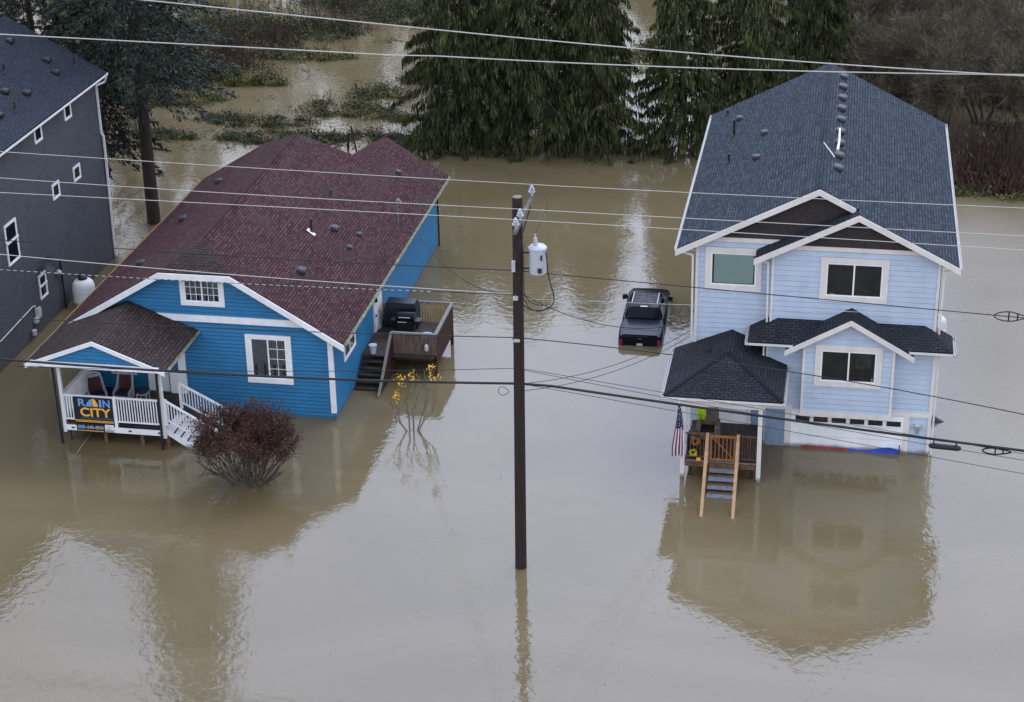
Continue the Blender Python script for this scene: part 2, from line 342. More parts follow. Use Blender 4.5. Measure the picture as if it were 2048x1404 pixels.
def window(parent, fr, u0, u1, z0, z1, tw, glass, split=None, fm=None, tm=None, grid=None, sill=True, head=None):
    """u0..z1 outer edge of the surround; tw its width. split: list of u positions of mullions; grid: (u0,u1,nu,nz) muntins"""
    tm = tm or white_trim; fm = fm or vinyl
    def bx(mb, a, b, c, d, o0, o1):
        P = [fr(a, c, o1), fr(b, c, o1), fr(b, d, o1), fr(a, d, o1)]; e = Vector(fr(a, c, o0))-Vector(fr(a, c, o1)); mb.prism(P, e)
    f = MB()
    hd = head or tw
    bx(f, u0, u1, z1-hd, z1, 0, .065); bx(f, u0, u0+tw, z0+tw, z1-hd, 0, .06); bx(f, u1-tw, u1, z0+tw, z1-hd, 0, .06); bx(f, u0, u1, z0, z0+tw, 0, .068)
    wo = obj('window', f, tm, parent)
    g = MB(); a, b, c, d = u0+tw, u1-tw, z0+tw, z1-hd; k = .055
    bx(g, a, b, d-k, d, 0, .05); bx(g, a, b, c, c+k, 0, .05); bx(g, a, a+k, c+k, d-k, 0, .05); bx(g, b-k, b, c+k, d-k, 0, .05)
    for s in (split or []): bx(g, s-k*.6, s+k*.6, c+k, d-k, 0, .055)
    if grid:
        for (ga, gb, nu, nz) in grid:
            for i in range(1, nu): q = ga+(gb-ga)*i/nu; bx(g, q-.012, q+.012, c+k, d-k, .025, .045)
            for i in range(1, nz): q = c+(d-c)*i/nz; bx(g, ga, gb, q-.012, q+.012, .025, .043)
    obj('frame', g, fm, wo)
    def sheet(a0, b0, c0, d0, o): q = MB(); q.face([fr(a0,c0,o), fr(b0,c0,o), fr(b0,d0,o), fr(a0,d0,o)]); return q
    obj('pane', sheet(a+k*.5, b-k*.5, c+k*.5, d-k*.5, .040), glass_cl, wo)
    obj('interior', sheet(a+.01, b-.01, c+.01, d-.01, .019), dark_room, wo)
    if glass is glass_gr: obj('blind', sheet(a+.13, b-.11, c+.08, d-.02, .026), blind_m, wo)
    if glass is glass_lace:
        q = MB(); n_ = int((b-a)/.06); ga = (split or [a])[0]
        for i in range(n_):
            u = a+(b-a)*i/n_; u2 = a+(b-a)*(i+1)/n_; lo = c+.04 if (i % 7) not in (2,3) else c+(d-c)*.35
            q.face([fr(u,lo,.022+.006*(i%2)), fr(u2,lo,.022+.006*((i+1)%2)), fr(u2,d,.022+.006*((i+1)%2)), fr(u,d,.022+.006*(i%2))])
        obj('curtain', q, net_m, wo)
    return wo
def downspout(parent, pts, m, r=.04):
    mb = MB()
    for a, b in zip(pts, pts[1:]): mb.bar(a, b, r*2, r*2, up=(0,1,0) if abs(b[2]-a[2]) > .01 else (0,0,1))
    return obj('downspout', mb, m, parent)
def box_vent(parent, pt, slope_dir, sl, m, w_=.42, l_=.38, h_=.16, name='roof_vent'):
    # pt on the roof; slope_dir = +1 if the roof falls towards +x; sl = slope
    u = Vector((slope_dir, 0, -sl)).normalized(); v = Vector((0,1,0)); n = Vector((slope_dir*sl, 0, 1)).normalized()
    o = Vector(pt); mb = MB()
    def P(a, b, c): return tuple(o+u*a+v*b+n*c)
    mb.prism([P(-l_*.56,-w_*.56,.008),P(l_*.56,-w_*.56,.008),P(l_*.56,w_*.56,.008),P(-l_*.56,w_*.56,.008)], -n*.02)
    rings = []
    for sc_, hh in ((1,.0),(1,.45),(.93,.72),(.74,.93),(.4,1.02)):
        rings.append([P(l_/2*sc_*math.copysign(abs(math.cos(q))**.5, math.cos(q)), w_/2*sc_*math.copysign(abs(math.sin(q))**.5, math.sin(q)), h_*hh*(1+.25*math.cos(q))+.01) for q in [k*math.pi/6+.01 for k in range(12)]])
    for A, B in zip(rings, rings[1:]):
        for i in range(12): mb.face([A[i],A[(i+1)%12],B[(i+1)%12],B[i]])
    mb.face(rings[-1])
    return obj(name, mb, m, parent, smooth=False)
def vent_pipe(parent, pt, h, m, r=.05, flash=None):
    o = Vector(pt); mb = MB(); mb.tube([o-Vector((0,0,.1)), o+Vector((0,0,h))], r, 10)
    mb.lathe([(r*2.6,0),(r*2.2,.05),(r*1.2,.12)], (o.x,o.y,o.z-.01), 12)
    q = obj('vent_pipe', mb, m, parent, smooth=True)
    return q

# ================================================================== PALE BLUE HOUSE
H1 = thing('pale_blue_house', 'pale blue three storey house with slate roof, flooded up to its garage door', 'house', (-.7, 74, 0))
EZ, SL, RX = 8.65, .506, -.75
def zr(x): return EZ+SL*(5.12-x)
def zl(x): return EZ+SL*(x+6.62)
T = .12
mb = MB()
mb.slab([(RX,74.4,zr(RX)),(.93,74.4,zr(.93)),(.93,73.8,zr(.93)),(5.12,73.8,zr(5.12)),(5.12,93.4,zr(5.12)),(RX,93.4,zr(RX))], T)
mb.slab([(RX,93.4,zl(RX)),(-6.62,93.4,zl(-6.62)),(-6.62,74.4,zl(-6.62)),(RX,74.4,zl(RX))], T)
roof1 = obj('roof', mb, roofR, H1)
mb = MB(); mb.slab([(.93,73.8,zr(.93)),(-3.26,73.8,EZ),(-3.26,74.9,EZ),(.93,74.9,zr(.93))], T)
obj('roof', mb, roofR2, H1)
mb = MB(); 
for i in range(64):      # ridge caps
    y = 74.42+i*.297; mb.slab([(RX,y,zr(RX)+.03),(RX+.16,y,zr(RX+.16)+.025),(RX+.16,y+.29,zr(RX+.16)+.012),(RX,y+.29,zr(RX)+.017)], .02)
    mb.slab([(RX,y+.29,zr(RX)+.017),(RX-.16,y+.29,zr(RX+.16)+.012),(RX-.16,y,zr(RX+.16)+.025),(RX,y,zr(RX)+.03)], .02)
obj('ridge_cap', mb, roofR, H1)
# walls
BZ = 9.14
mb = MB()
def zun(x): return min(zr(x), zl(x))-T
lap(mb, [(-5.8,3.2),(4.38,3.2),(4.38,EZ+.2),(3.7,BZ),(-5.3,BZ),(-5.8,EZ+.25)], front(74.75))
bw = [(-2.55,4.6),(4.38,4.6),(4.38,EZ+.22),(3.55,BZ),(-2.05,BZ),(-2.55,EZ+.22)]
lap(mb, bw, front(74.2))
lap(mb, [(74.2,4.4),(74.75,4.4),(74.75,8.9),(74.2,8.9)], left(-2.55))
lap(mb, [(-2.62,-.6),(4.45,-.6),(4.45,5.25),(-2.62,5.25)], front(73.65))
lap(mb, [(73.65,-.6),(74.2,-.6),(74.2,5.25),(73.65,5.25)], left(-2.62))
lap(mb, [(73.65,-.6),(92.9,-.6),(92.9,8.9),(74.2,8.9),(74.2,5.3),(73.65,5.25)], right(4.41))
lap(mb, [(73.9,-.6),(92.9,-.6),(92.9,8.9),(74.75,8.9),(74.75,3.4),(73.9,3.4)], left(-5.8))
lap(mb, [(-5.8,.5),(-2.62,.5),(-2.62,3.9),(-5.8,3.9)], front(73.9))
lap(mb, [(-5.8,-.6),(4.41,-.6),(4.41,EZ+.2),(RX,11.5),(-5.8,EZ+.2)], back(92.9))
obj('wall', mb, lblue, H1)
mb = MB()      # brown shingled gables
mb.prism([(-5.35,74.74,BZ-.02),(3.8,74.74,BZ-.02),(RX,74.74,11.5)], (0,.12,0))
mb.prism([(-2.1,74.19,BZ-.02),(3.6,74.19,BZ-.02),(.93,74.19,10.66)], (0,.12,0))
obj('gable', mb, gable_sh, H1)
mb = MB()
board(mb, (-5.25,74.73,BZ+.0), (3.7,74.73,BZ+.0), .2, .035, (0,-1,0))
board(mb, (-2.0,74.18,BZ+.0), (3.74,74.18,BZ+.0), .19, .035, (0,-1,0))
board(mb, (-1.4+0,73.63,1.97), (-2.64,73.63,1.97), .21, .05, (0,-1,0)); board(mb, (2.6,73.63,1.97), (4.5,73.63,1.97), .21, .05, (0,-1,0))
for x0, x1, y, za, zb_ in ((-5.82,-5.7,74.73,3.6,EZ+.2),(-2.57,-2.46,74.18,4.6,EZ+.25),(4.28,4.4,74.18,5.3,EZ+.25),(-2.64,-2.53,73.63,1.97,5.2),(4.35,4.47,73.63,-.6,5.2)):
    mb.box(x0, x1, y-.035, y, za, zb_)
mb.box(-2.585,-2.55,74.18,74.3,4.6,8.85); mb.box(4.47,4.49,73.6,73.75,-.6,5.2); mb.box(4.43,4.455,74.15,74.3,5.3,8.7)
mb.box(-1.7,-1.43,73.585,73.63,-.6,1.76); mb.box(3.32,3.58,73.585,73.63,-.6,1.76); 
obj('trim', mb, white_trim, H1)
mb = MB()      # rake boards
def rake(mb, pts, y, h=.27, t=.045, drop=.03):
    for a, b in zip(pts, pts[1:]): board(mb, (a[0],y,a[1]-drop), (b[0],y,b[1]-drop), h, t, (0,-1,0))
rake(mb, [(-6.68,zl(-6.68)),(RX,zl(RX))], 74.38); rake(mb, [(RX,zr(RX)),(.78,zr(.78))], 74.382)
rake(mb, [(-3.32,EZ-.03),(.93,zr(.93))], 73.78); rake(mb, [(.93,zr(.93)),(5.18,zr(5.18))], 73.782)
obj('rake_board', mb, white_trim, H1)
mb = MB(); gutter(mb, (5.10,73.84,EZ-.16), (5.10,93.4,EZ-.16), (1,0,0)); obj('gutter', mb, gutter_m, H1)
mb = MB(); gutter(mb, (-6.60,74.45,EZ-.16), (-6.60,93.4,EZ-.16), (-1,0,0)); obj('gutter', mb, gutter_m, H1)
mb = MB()       # shaded soffits
mb.prism([(4.38,73.85,EZ-.05),(5.08,73.85,EZ-.05),(5.08,93.2,EZ-.05),(4.38,93.2,EZ-.05)], (0,0,-.02))
obj('soffit', mb, white_trim, H1); mb = MB(); mb.prism([(-6.58,74.45,EZ-.05),(-5.8,74.45,EZ-.05),(-5.8,93.2,EZ-.05),(-6.58,93.2,EZ-.05)], (0,0,-.02))
obj('soffit', mb, white_trim, H1)
downspout(H1, [(5.1,74.0,8.5),(4.55,74.1,8.3),(4.53,74.12,5.45)], gutter_m)
downspout(H1, [(-6.6,74.55,8.5),(-5.95,74.66,8.3),(-5.92,74.66,4.35)], gutter_m)
downspout(H1, [(-3.2,74.3,8.5),(-2.72,74.12,8.3),(-2.68,74.12,5.6)], gutter_m)
downspout(H1, [(4.58,73.62,4.95),(4.58,73.62,-.5)], gutter_m)
downspout(H1, [(-2.78,73.5,5.0),(-2.74,73.56,4.9),(-2.74,73.56,4.2)], gutter_m)
# windows
wu = window(H1, front(74.2), -.53, 2.29, 6.70, 8.68, .25, glass_dk, split=[.86])
leafy = mat('house_plant', (.05,.085,.045), .7, var=.5, vscale=9)
rr = random.Random(11); mb = MB()
for i in range(70):
    x, z = 1.35+rr.gauss(0,.17), 7.05+abs(rr.gauss(0,.22)); k = rr.uniform(.015,.04); a = rr.uniform(0,3)
    mb.face([(x-k,74.172,z),(x,74.174,z-k*.6),(x+k,74.172,z+k*.3*math.sin(a)),(x,74.170,z+k)])
obj('house_plant', mb, leafy, wu)
obj('sill_clutter', MB().box(-.1,.1,74.166,74.176,6.99,7.05), porcel_pre, wu)
window(H1, front(74.75), -5.42, -3.0, 6.72, 8.68, .25, glass_gr)
# roof vents
for y in (91.9,90.15,88.3,86.6,84.85,83.07,81.4,79.63,77.95): box_vent(H1, (-.08, y, zr(-.08)), 1, SL, vent_m, .58, .46, .19)
for x, y in ((-5.02,90.2),(-3.57,85.8),(-3.75,82.4)): box_vent(H1, (x, y, zl(x)), -1, SL, vent_m, .44, .38, .18)
vent_pipe(H1, (-5.75,92.0,zl(-5.75)), .28, black_pl); vent_pipe(H1, (-5.14,87.6,zl(-5.14)), .85, black_pl, .06); vent_pipe(H1, (-5.1,83.6,zl(-5.1)), .45, black_pl)
# skirt roof
mb = MB(); sk = .558
gy, gz = 73.0, 5.12; ty = 74.2; tz = gz+sk*(ty-gy)
mb.slab([(-3.42,gy,gz),(.86-2.29,gy,gz),(.86-1.12,ty,tz),(-2.22,ty,tz)], .1, u=(1,0,0))
mb.slab([(-3.42,gy,gz),(-2.22,ty,tz),(-2.22,74.75,tz),(-3.42,74.75,gz)], .1)
obj('skirt_roof', mb, roofR2, H1); mb = MB(); mb.slab([(.86+2.29,gy,gz),(5.13,gy,gz),(3.93,ty,tz),(.86+1.12,ty,tz)], .1, u=(1,0,0))
mb.slab([(5.13,gy,gz),(5.13,74.75,gz),(3.93,74.75,tz),(3.93,ty,tz)], .1)
obj('skirt_roof', mb, roofR2, H1)
mb = MB(); gzr = lambda x: 6.43-.57*abs(x-.86)
mb.slab([(.86,72.9,gzr(.86)),(3.52,72.9,gzr(3.52)),(3.52,74.2,gzr(3.52)),(.86,74.2,gzr(.86))], .09)
mb.slab([(.86,74.2,gzr(.86)),(-1.80,74.2,gzr(-1.80)),(-1.80,72.9,gzr(-1.80)),(.86,72.9,gzr(.86))], .09)
obj('small_gable_roof', mb, roofR2, H1)
mb = MB(); rake(mb, [(-1.84,gzr(-1.84)),(.86,gzr(.86))], 72.89, .24); rake(mb, [(.86,gzr(.86)),(3.56,gzr(3.56))], 72.892, .24); obj('rake_board', mb, white_trim, H1)
mb = MB(); gutter(mb, (-3.42,73.02,gz-.12), (-1.5,73.02,gz-.12), (0,-1,0)); mb_ = mb; obj('gutter', mb_, gutter_m, H1); mb = MB(); gutter(mb, (3.3,73.02,gz-.12), (5.13,73.02,gz-.12), (0,-1,0)); obj('gutter', mb, gutter_m, H1)
mb = MB(); gutter(mb, (-3.40,72.9,gz-.12), (-3.40,74.7,gz-.12), (-1,0,0)); obj('gutter', mb, gutter_m, H1); mb = MB(); gutter(mb, (5.11,72.9,gz-.12), (5.11,74.7,gz-.12), (1,0,0)); obj('gutter', mb, gutter_m, H1)
mb = MB(); mb.prism([(-3.38,73.05,gz-.03),(-1.05,73.05,gz-.03),(-1.05,73.66,gz-.03),(-3.38,73.66,gz-.03)], (0,0,-.02)); mb.prism([(2.75,73.05,gz-.03),(5.09,73.05,gz-.03),(5.09,73.66,gz-.03),(2.75,73.66,gz-.03)], (0,0,-.02)); obj('soffit', mb, white_trim, H1)
# bay
mb = MB(); lap(mb, [(-1.04,1.78),(2.74,1.78),(2.74,gzr(2.74)-.09),(.86,6.33),(-1.04,gzr(-1.04)-.09)], front(73.2))
lap(mb, [(73.2,1.78),(73.65,1.78),(73.65,5.2),(73.2,5.2)], left(-1.04)); lap(mb, [(73.2,1.78),(73.65,1.78),(73.65,5.2),(73.2,5.2)], right(2.74))
mb.prism([(-1.04,73.2,1.78),(2.74,73.2,1.78),(2.74,73.65,1.78),(-1.04,73.65,1.78)], (0,0,-.02))
bay = obj('bay', mb, lblue, H1)
mb = MB(); board(mb, (-1.08,73.18,1.97), (2.78,73.18,1.97), .23, .05, (0,-1,0)); mb.box(-1.07,-.96,73.145,73.18,1.97,5.1); mb.box(2.66,2.77,73.145,73.18,1.97,5.1)
mb.box(2.742,2.775,73.18,73.63,1.74,1.97); mb.box(-1.075,-1.042,73.18,73.63,1.74,1.97); obj('trim', mb, white_trim, bay)
wb = window(H1, front(73.2), -.55, 2.25, 3.19, 5.11, .25, glass_dk, split=[.86])
obj('picture', MB().box(1.15,1.8,73.170,73.178,4.1,4.75), mat('dim_picture', (.05,.055,.06), .8, var=.5, vscale=4), wb)
obj('red_item', MB().box(1.35,1.62,73.166,73.176,3.49,3.55), mat('red_item', (.35,.03,.04)), wb)
obj('figurine', MB().box(1.83,1.9,73.164,73.174,3.49,3.66), porcel_pre, wb)
# garage door
mb = MB()
for k in range(4):
    z0 = -.6+k*.59; mb.box(-1.43,3.32,73.60-.02,73.68,z0,z0+.575)
gd = obj('garage_door', mb, vinyl, H1)
for k in range(6):
    x = -1.25+k*.774; g = MB(); g.box(x,x+.605,73.572,73.582,1.26,1.5); pw = obj('pane', g, glass_dk, gd)
mb = MB(); mb.box(-1.7,3.58,73.62,73.66,1.72,1.8); obj('header', mb, white_trim, H1)
mb = MB(); lap(mb, [(-2.52,-.6),(-1.71,-.6),(-1.71,1.74),(-2.52,1.74)], front(73.60), .13, .012, .012, .02); obj('shingle_panel', mb, mat('dusty_blue_shingle', (.19,.27,.38), .7, var=.12, vscale=6), H1)
# porch roof
PZ, PY = 3.85, 69.9; ps = .42; hx0, hx1 = -6.65, -1.71; hm = (hx0+hx1)/2; hw = (hx1-hx0)/2; hz = PZ+hw*ps
mb = MB()
mb.slab([(hx0,PY,PZ),(hx1,PY,PZ),(hm,PY+hw,hz)], .1, u=(1,0,0))
mb.slab([(hx0,PY,PZ),(hm,PY+hw,hz),(hm,74.75,hz),(hx0,74.75,PZ)], .1)
mb.slab([(hx1,PY,PZ),(hx1,73.65,PZ),(-2.62,73.65,PZ+.91*ps),(-2.62,74.75,PZ+.91*ps),(hm,74.75,hz),(hm,PY+hw,hz)], .1)
pr = obj('porch_roof', mb, roofR2, H1)
mb = MB()      # hip caps
for a, b in (((hx0,PY,PZ),(hm,PY+hw,hz)),((hx1,PY,PZ),(hm,PY+hw,hz))): mb.bar(Vector(a)+Vector((0,0,.02)), Vector(b)+Vector((0,0,.005)), .16, .02)
obj('hip_cap', mb, roofR2, pr)
mb = MB(); gutter(mb, (hx0,PY+.02,PZ-.12), (hx1,PY+.02,PZ-.12), (0,-1,0)); obj('gutter', mb, gutter_m, pr); mb = MB(); gutter(mb, (hx0+.02,PY-.1,PZ-.12), (hx0+.02,74.7,PZ-.12), (-1,0,0)); obj('gutter', mb, gutter_m, pr); mb = MB(); gutter(mb, (hx1-.02,PY-.1,PZ-.12), (hx1-.02,73.6,PZ-.12), (1,0,0)); obj('gutter', mb, gutter_m, pr)
mb = MB(); mb.box(-6.55,-1.81,69.98,73.6,PZ-.14,PZ-.11); obj('ceiling', mb, white_trim, pr)
mb = MB(); mb.box(-5.95,-2.45,70.02,70.22,PZ-.45,PZ-.142); mb.box(-5.9,-5.72,70.22,73.85,PZ-.45,PZ-.142); mb.box(-2.72,-2.56,70.22,73.6,PZ-.45,PZ-.142); obj('beam', mb, white_trim, H1)
box_vent(pr, (-5.0,73.2,PZ+1.65*ps), -1, ps, roofR2, .5, .2, .06)
for x in (-5.81, -2.62):
    mb = MB(); mb.box(x-.09,x+.09,70.04,70.22,-.9,PZ-.45); obj('porch_post', mb, white_trim, H1)
# porch deck
mb = MB(); 
for k in range(26): mb.box(-5.72,-2.7,70.12+k*.145,70.12+k*.145+.137,.79,.82)
dk = obj('deck', mb, wood_dk, H1)
mb = MB(); mb.box(-5.7,-2.72,70.07,70.11,.55,.79); mb.box(-5.7,-5.66,70.11,73.85,.55,.79); obj('rim_joist', mb, wood_md, dk)
mb = MB(); mb.box(-5.72,-2.70,70.02,70.12,.822,.85); obj('edge_board', mb, wood_gr, dk)
for x in (-5.5,-4.2,-2.9):
    mb = MB(); mb.box(x-.07,x+.07,70.3,70.44,-.9,.55); obj('deck_post', mb, wood_dk, dk)
def railing(parent, x0, x1, y, z0, z1, m, n, bw_=.035, top=.05, name='railing', mt=None):
    mb = MB(); mb.box(x0,x1,y-.045,y+.045,z1-top,z1); mb.box(x0,x1,y-.03,y+.03,z0,z0+.06)
    for i in range(n):
        x = x0+(x1-x0)*(i+.5)/n; mb.box(x-bw_/2,x+bw_/2,y-.02,y+.02,z0+.06,z1-top)
    return obj(name, mb, m, parent)
railing(H1, -5.7,-4.88,70.2,.95,2.07, wood_md, 6)
railing(H1, -3.38,-2.71,70.2,.95,2.07, wood_md, 6)
mb = MB()
for i in range(9):
    x = -3.36+i*.08; mb.box(x-.004,x+.004,70.16,70.165,1.0,2.0)
for i in range(7): mb.box(-3.38,-2.71,70.165,70.17,1.02+i*.16,1.028+i*.16)
obj('mesh_panel', mb, black_pl, H1)
# gate
mb = MB(); mb.box(-4.68,-3.58,70.06,70.11,1.98,2.08); mb.box(-4.68,-3.58,70.06,70.11,.9,.99); mb.box(-4.68,-4.58,70.06,70.11,.99,1.98); mb.box(-3.68,-3.58,70.06,70.11,.99,1.98)
mb.bar((-4.56,70.12,1.95),(-3.72,70.12,1.05),.03,.08, up=(0,1,0))
for i in range(5):
    x = -4.45+i*.162; mb.box(x-.02,x+.02,70.07,70.10,.99,1.98)
gate = obj('gate', mb, wood_or, H1)
# stairs
st = obj('stair', MB().box(-4.68,-3.56,69.95,70.06,.62,.80), wood_md, H1)
for k in range(5):
    y = 69.78-k*.40; z = .60-k*.185
    obj('tread', MB().box(-4.66,-3.58,y-.17,y+.15,z-.04,z), tread_m, st)
    obj('riser', MB().box(-4.64,-3.60,y+.151,y+.18,z-.18,z+.09), wood_md, st)
for x0, x1 in ((-4.78,-4.72),(-3.50,-3.44)):
    mb = MB(); mb.bar((x0,70.14,2.12),(x1,66.45,-.3),.13,.09); mb.box(x0-.06,x0+.06,70.03,70.15,.5,2.1); obj('handrail', mb, wood_tan, st)
    mb = MB(); mb.bar((x0+.02,70.1,.60),(x1+.02,67.6,-.55),.05,.28); obj('stringer', mb, wood_md, st)
# porch doors on the ground-floor wall
mb = MB(); mb.box(-4.72,-3.30,73.80,73.895,.82,3.3); d1 = obj('door_panel', mb, vinyl, H1)
mb = MB(); mb.box(-3.36,-3.18,73.77,73.89,.82,3.2); obj('door_trim', mb, white_trim, H1)
mb = MB(); mb.box(-3.16,-2.70,73.80,73.88,.82,3.1); dd = obj('front_door', mb, lblue_dk, H1)
obj('handle', MB().box(-2.86,-2.83,73.76,73.80,1.75,1.9), galv, dd)

# ================================================================== COBALT BLUE HOUSE
H2 = thing('bright_blue_house', 'bright blue single storey house with maroon shingle roof and a gabled front porch', 'house', (-27.7, 73.5, 0))
EB, SB, XR, XL, XM = 4.0, .6, -21.1, -34.35, -27.725
def br_(x): return EB+SB*(XR-x)
def bl_(x): return EB+SB*(x-XL)
ZC, ZC2 = 6.98, 6.1; c1r, c1l = XR-(ZC-EB)/SB, XL+(ZC-EB)/SB; c2r, c2l = XR-(ZC2-EB)/SB, XL+(ZC2-EB)/SB; ZT = br_(XM)
F2 = 72.75; T2 = .12
mb = MB()
mb.slab([(XR,F2,EB),(XR,95.4,EB),(c2r,95.4,ZC2),(c2r,91.35,ZC2),(XM,89.7,ZT),(XM,74.65,ZT),(c1r,F2,ZC)], T2)
mb.slab([(XL,93.3,EB),(XL,F2,EB),(c1l,F2,ZC),(XM,74.65,ZT),(XM,89.7,ZT),(c2l,93.3,ZC2)], T2)
mb.slab([(c2r,95.4,ZC2),(c2r-2.6,95.4,ZC2-2.6*SB),(c2r-2.6,91.6,ZC2-2.6*SB),(c2r,91.0,ZC2-.004)], T2)
roof2 = obj('roof', mb, roofB, H2)
mb = MB()
mb.slab([(c2r,91.35,ZC2),(c2l,93.3,ZC2),(XM,89.7,ZT)], T2, u=(1,0,0)); obj('rear_hip', mb, roofB, H2)
mb = MB(); mb.slab([(c1l,F2,ZC),(c1r,F2,ZC),(XM,74.65,ZT)], T2, u=(1,0,0)); obj('front_hip', mb, roofP, H2)
mb = MB()
for i in range(50):
    y = 74.7+i*.3
    for s in (-1, 1):
        mb.slab([(XM,y,ZT+.03),(XM+s*.15,y,ZT+.03-.15*SB),(XM+s*.15,y+.29,ZT+.015-.15*SB),(XM,y+.29,ZT+.015)], .02)
obj('ridge_cap', mb, roofB, H2)
mb = MB(); BY = 73.15
lap(mb, [(-33.7,-.6),(-21.75,-.6),(-21.75,4.25),(c1r-.05,6.85),(c1l+.05,6.85),(-33.7,4.25)], front(BY), .185, .018, .026)
lap(mb, [(BY,-.6),(94.95,-.6),(94.95,4.3),(BY,4.3)], right(-21.75), .185, .018, .026)
lap(mb, [(BY,-.6),(92.9,-.6),(92.9,4.3),(BY,4.3)], left(-33.7), .185, .018, .026)
lap(mb, [(92.9,-.6),(94.95,-.6),(94.95,4.2),(92.9,4.2)], left(-27), .185, .018, .026)
lap(mb, [(-33.7,-.6),(-27.0,-.6),(-27.0,4.3),(-28.2,5.0),(-29.6,5.85),(-30.4,5.85),(-33.7,4.2)], back(92.9), .185, .018, .026)
lap(mb, [(-27,-.6),(-21.75,-.6),(-21.75,4.2),(-24.5,5.9),(-27,4.5)], back(94.95), .185, .018, .026)
obj('wall', mb, bblue, H2)
mb = MB(); mb.prism([(-30.6,BY-.03,4.85),(-22.82,BY-.03,4.85),(-22.42,BY-.03,4.60),(-22.36,BY-.03,4.53),(-30.6,BY-.03,4.53)], (0,-.05,0))
mb.box(-21.92,-21.74,BY-.06,BY-.02,.38,4.1); mb.box(-21.74,-21.70,BY-.06,BY+.1,.38,4.1)
obj('trim', mb, white_paint, H2)
mb = MB()
pts = [(XL-.05,EB-.03),(c1l,ZC),(c1r,ZC),(XR+.05,EB-.03)]
for i, (a, b) in enumerate(zip(pts, pts[1:])): board(mb, (a[0],F2-.012-.003*i,a[1]-.03), (b[0],F2-.012-.003*i,b[1]-.03), .30, .05, (0,-1,0))
obj('rake_board', mb, white_paint, H2)
mb = MB(); gutter(mb, (XR-.01,72.85,EB-.16), (XR-.01,95.4,EB-.16), (1,0,0)); obj('gutter', mb, old_gutter, H2)
mb = MB(); rr = random.Random(4)      # leaf litter lying in the gutter
for i in range(420):
    y = rr.uniform(72.9,95.3); x = XR+rr.uniform(.0,.12); s = rr.uniform(.02,.06); a = rr.uniform(0,3.1)
    mb.face([(x-s*math.cos(a),y-s*math.sin(a),EB-.05),(x+s*math.sin(a)*.5,y-s*.5,EB-.02),(x+s*math.cos(a),y+s*math.sin(a),EB-.045),(x-s*.4,y+s*.5,EB-.03)])
obj('leaf_litter', mb, mat('leaf_litter', (.30,.30,.22), .8, var=.6, vscale=4), H2)['kind'] = 'stuff'
mb = MB(); gutter(mb, (XL+.01,72.85,EB-.16), (XL+.01,93.2,EB-.16), (-1,0,0)); obj('gutter', mb, wood_tan, H2)
mb = MB(); mb.box(-21.75,XR-.02,72.9,95.2,EB-.17,EB-.15); mb.box(XL+.02,-33.7,72.9,93.2,EB-.17,EB-.15); obj('soffit', mb, white_paint, H2)
downspout(H2, [(-21.3,94.95,3.85),(-21.68,95.0,3.6),(-21.66,95.0,-.2)], black_pl)
window(H2, front(BY), -25.72, -23.60, 1.68, 4.05, .24, glass_lace, split=[-24.68], tm=white_paint, grid=[(-24.66,-23.86,2,4)], head=.17)
window(H2, front(BY), -28.56, -26.52, 5.30, 6.62, .2, glass_lace, split=[-27.54], tm=white_paint, grid=[(-28.33,-27.56,3,3),(-27.52,-26.75,3,3)], head=.08)
window(H2, right(-21.75), 75.0, 77.0, 2.05, 2.95, .12, glass_lace, split=[76.0], tm=white_paint)
mb = MB(); mb.box(-21.75,-21.66,80.5,82.0,.9,3.1); sdoor = obj('side_door', mb, white_paint, H2)
obj('door_lamp', MB().lathe([(.05,0),(.08,.05),(.08,.2),(.04,.24)], (-21.6,80.62,2.65), 8), black_pl, H2)
mb = MB()
for z0 in (1.05,2.05):
    for y0 in (80.68,81.32): mb.box(-21.662,-21.645,y0,y0+.5,z0,z0+.8)
obj('door_panel', mb, vinyl, sdoor)
obj('handle', MB().box(-21.66,-21.58,80.6,80.66,1.9,2.0), black_pl, sdoor)
for x, y, s in ((-23.11,92.1,.9),(-23.92,82.2,1.2),(-23.99,76.6,1.25),(-22.96,83.1,.75),(-22.97,81.3,.75)): box_vent(H2, (x, y, br_(x)), 1, SB, vent_m, .42*s, .38*s, .17*s)
for y in (88.6,83.0,77.05): box_vent(H2, (-31.85, y, bl_(-31.85)), -1, SB, vent_m, .45, .42, .2)
vent_pipe(H2, (-24.9,85.3,br_(-24.9)), .3, black_pl); vp = vent_pipe(H2, (-24.62,80.7,br_(-24.62)), .65, black_pl, .055)
mb = MB(); mb.prism([(-24.8,80.5,br_(-24.8)+.02),(-24.4,80.42,br_(-24.4)+.02),(-24.4,80.66,br_(-24.4)+.02),(-24.8,80.8,br_(-24.8)+.02)], (0,0,.012)); obj('flashing', mb, white_paint, H2)
mb = MB(); mb.tube([(-21.85,86.66,4.2),(-21.85,86.66,5.5),(-21.75,86.6,5.75),(-21.6,86.5,5.6)], .045, 8); mb.lathe([(.09,0),(.11,.06),(.02,.2)], (-21.8,86.62,5.62), 10); obj('service_mast', mb, mat('dull_pipe', (.16,.17,.18), .5), H2, smooth=True)
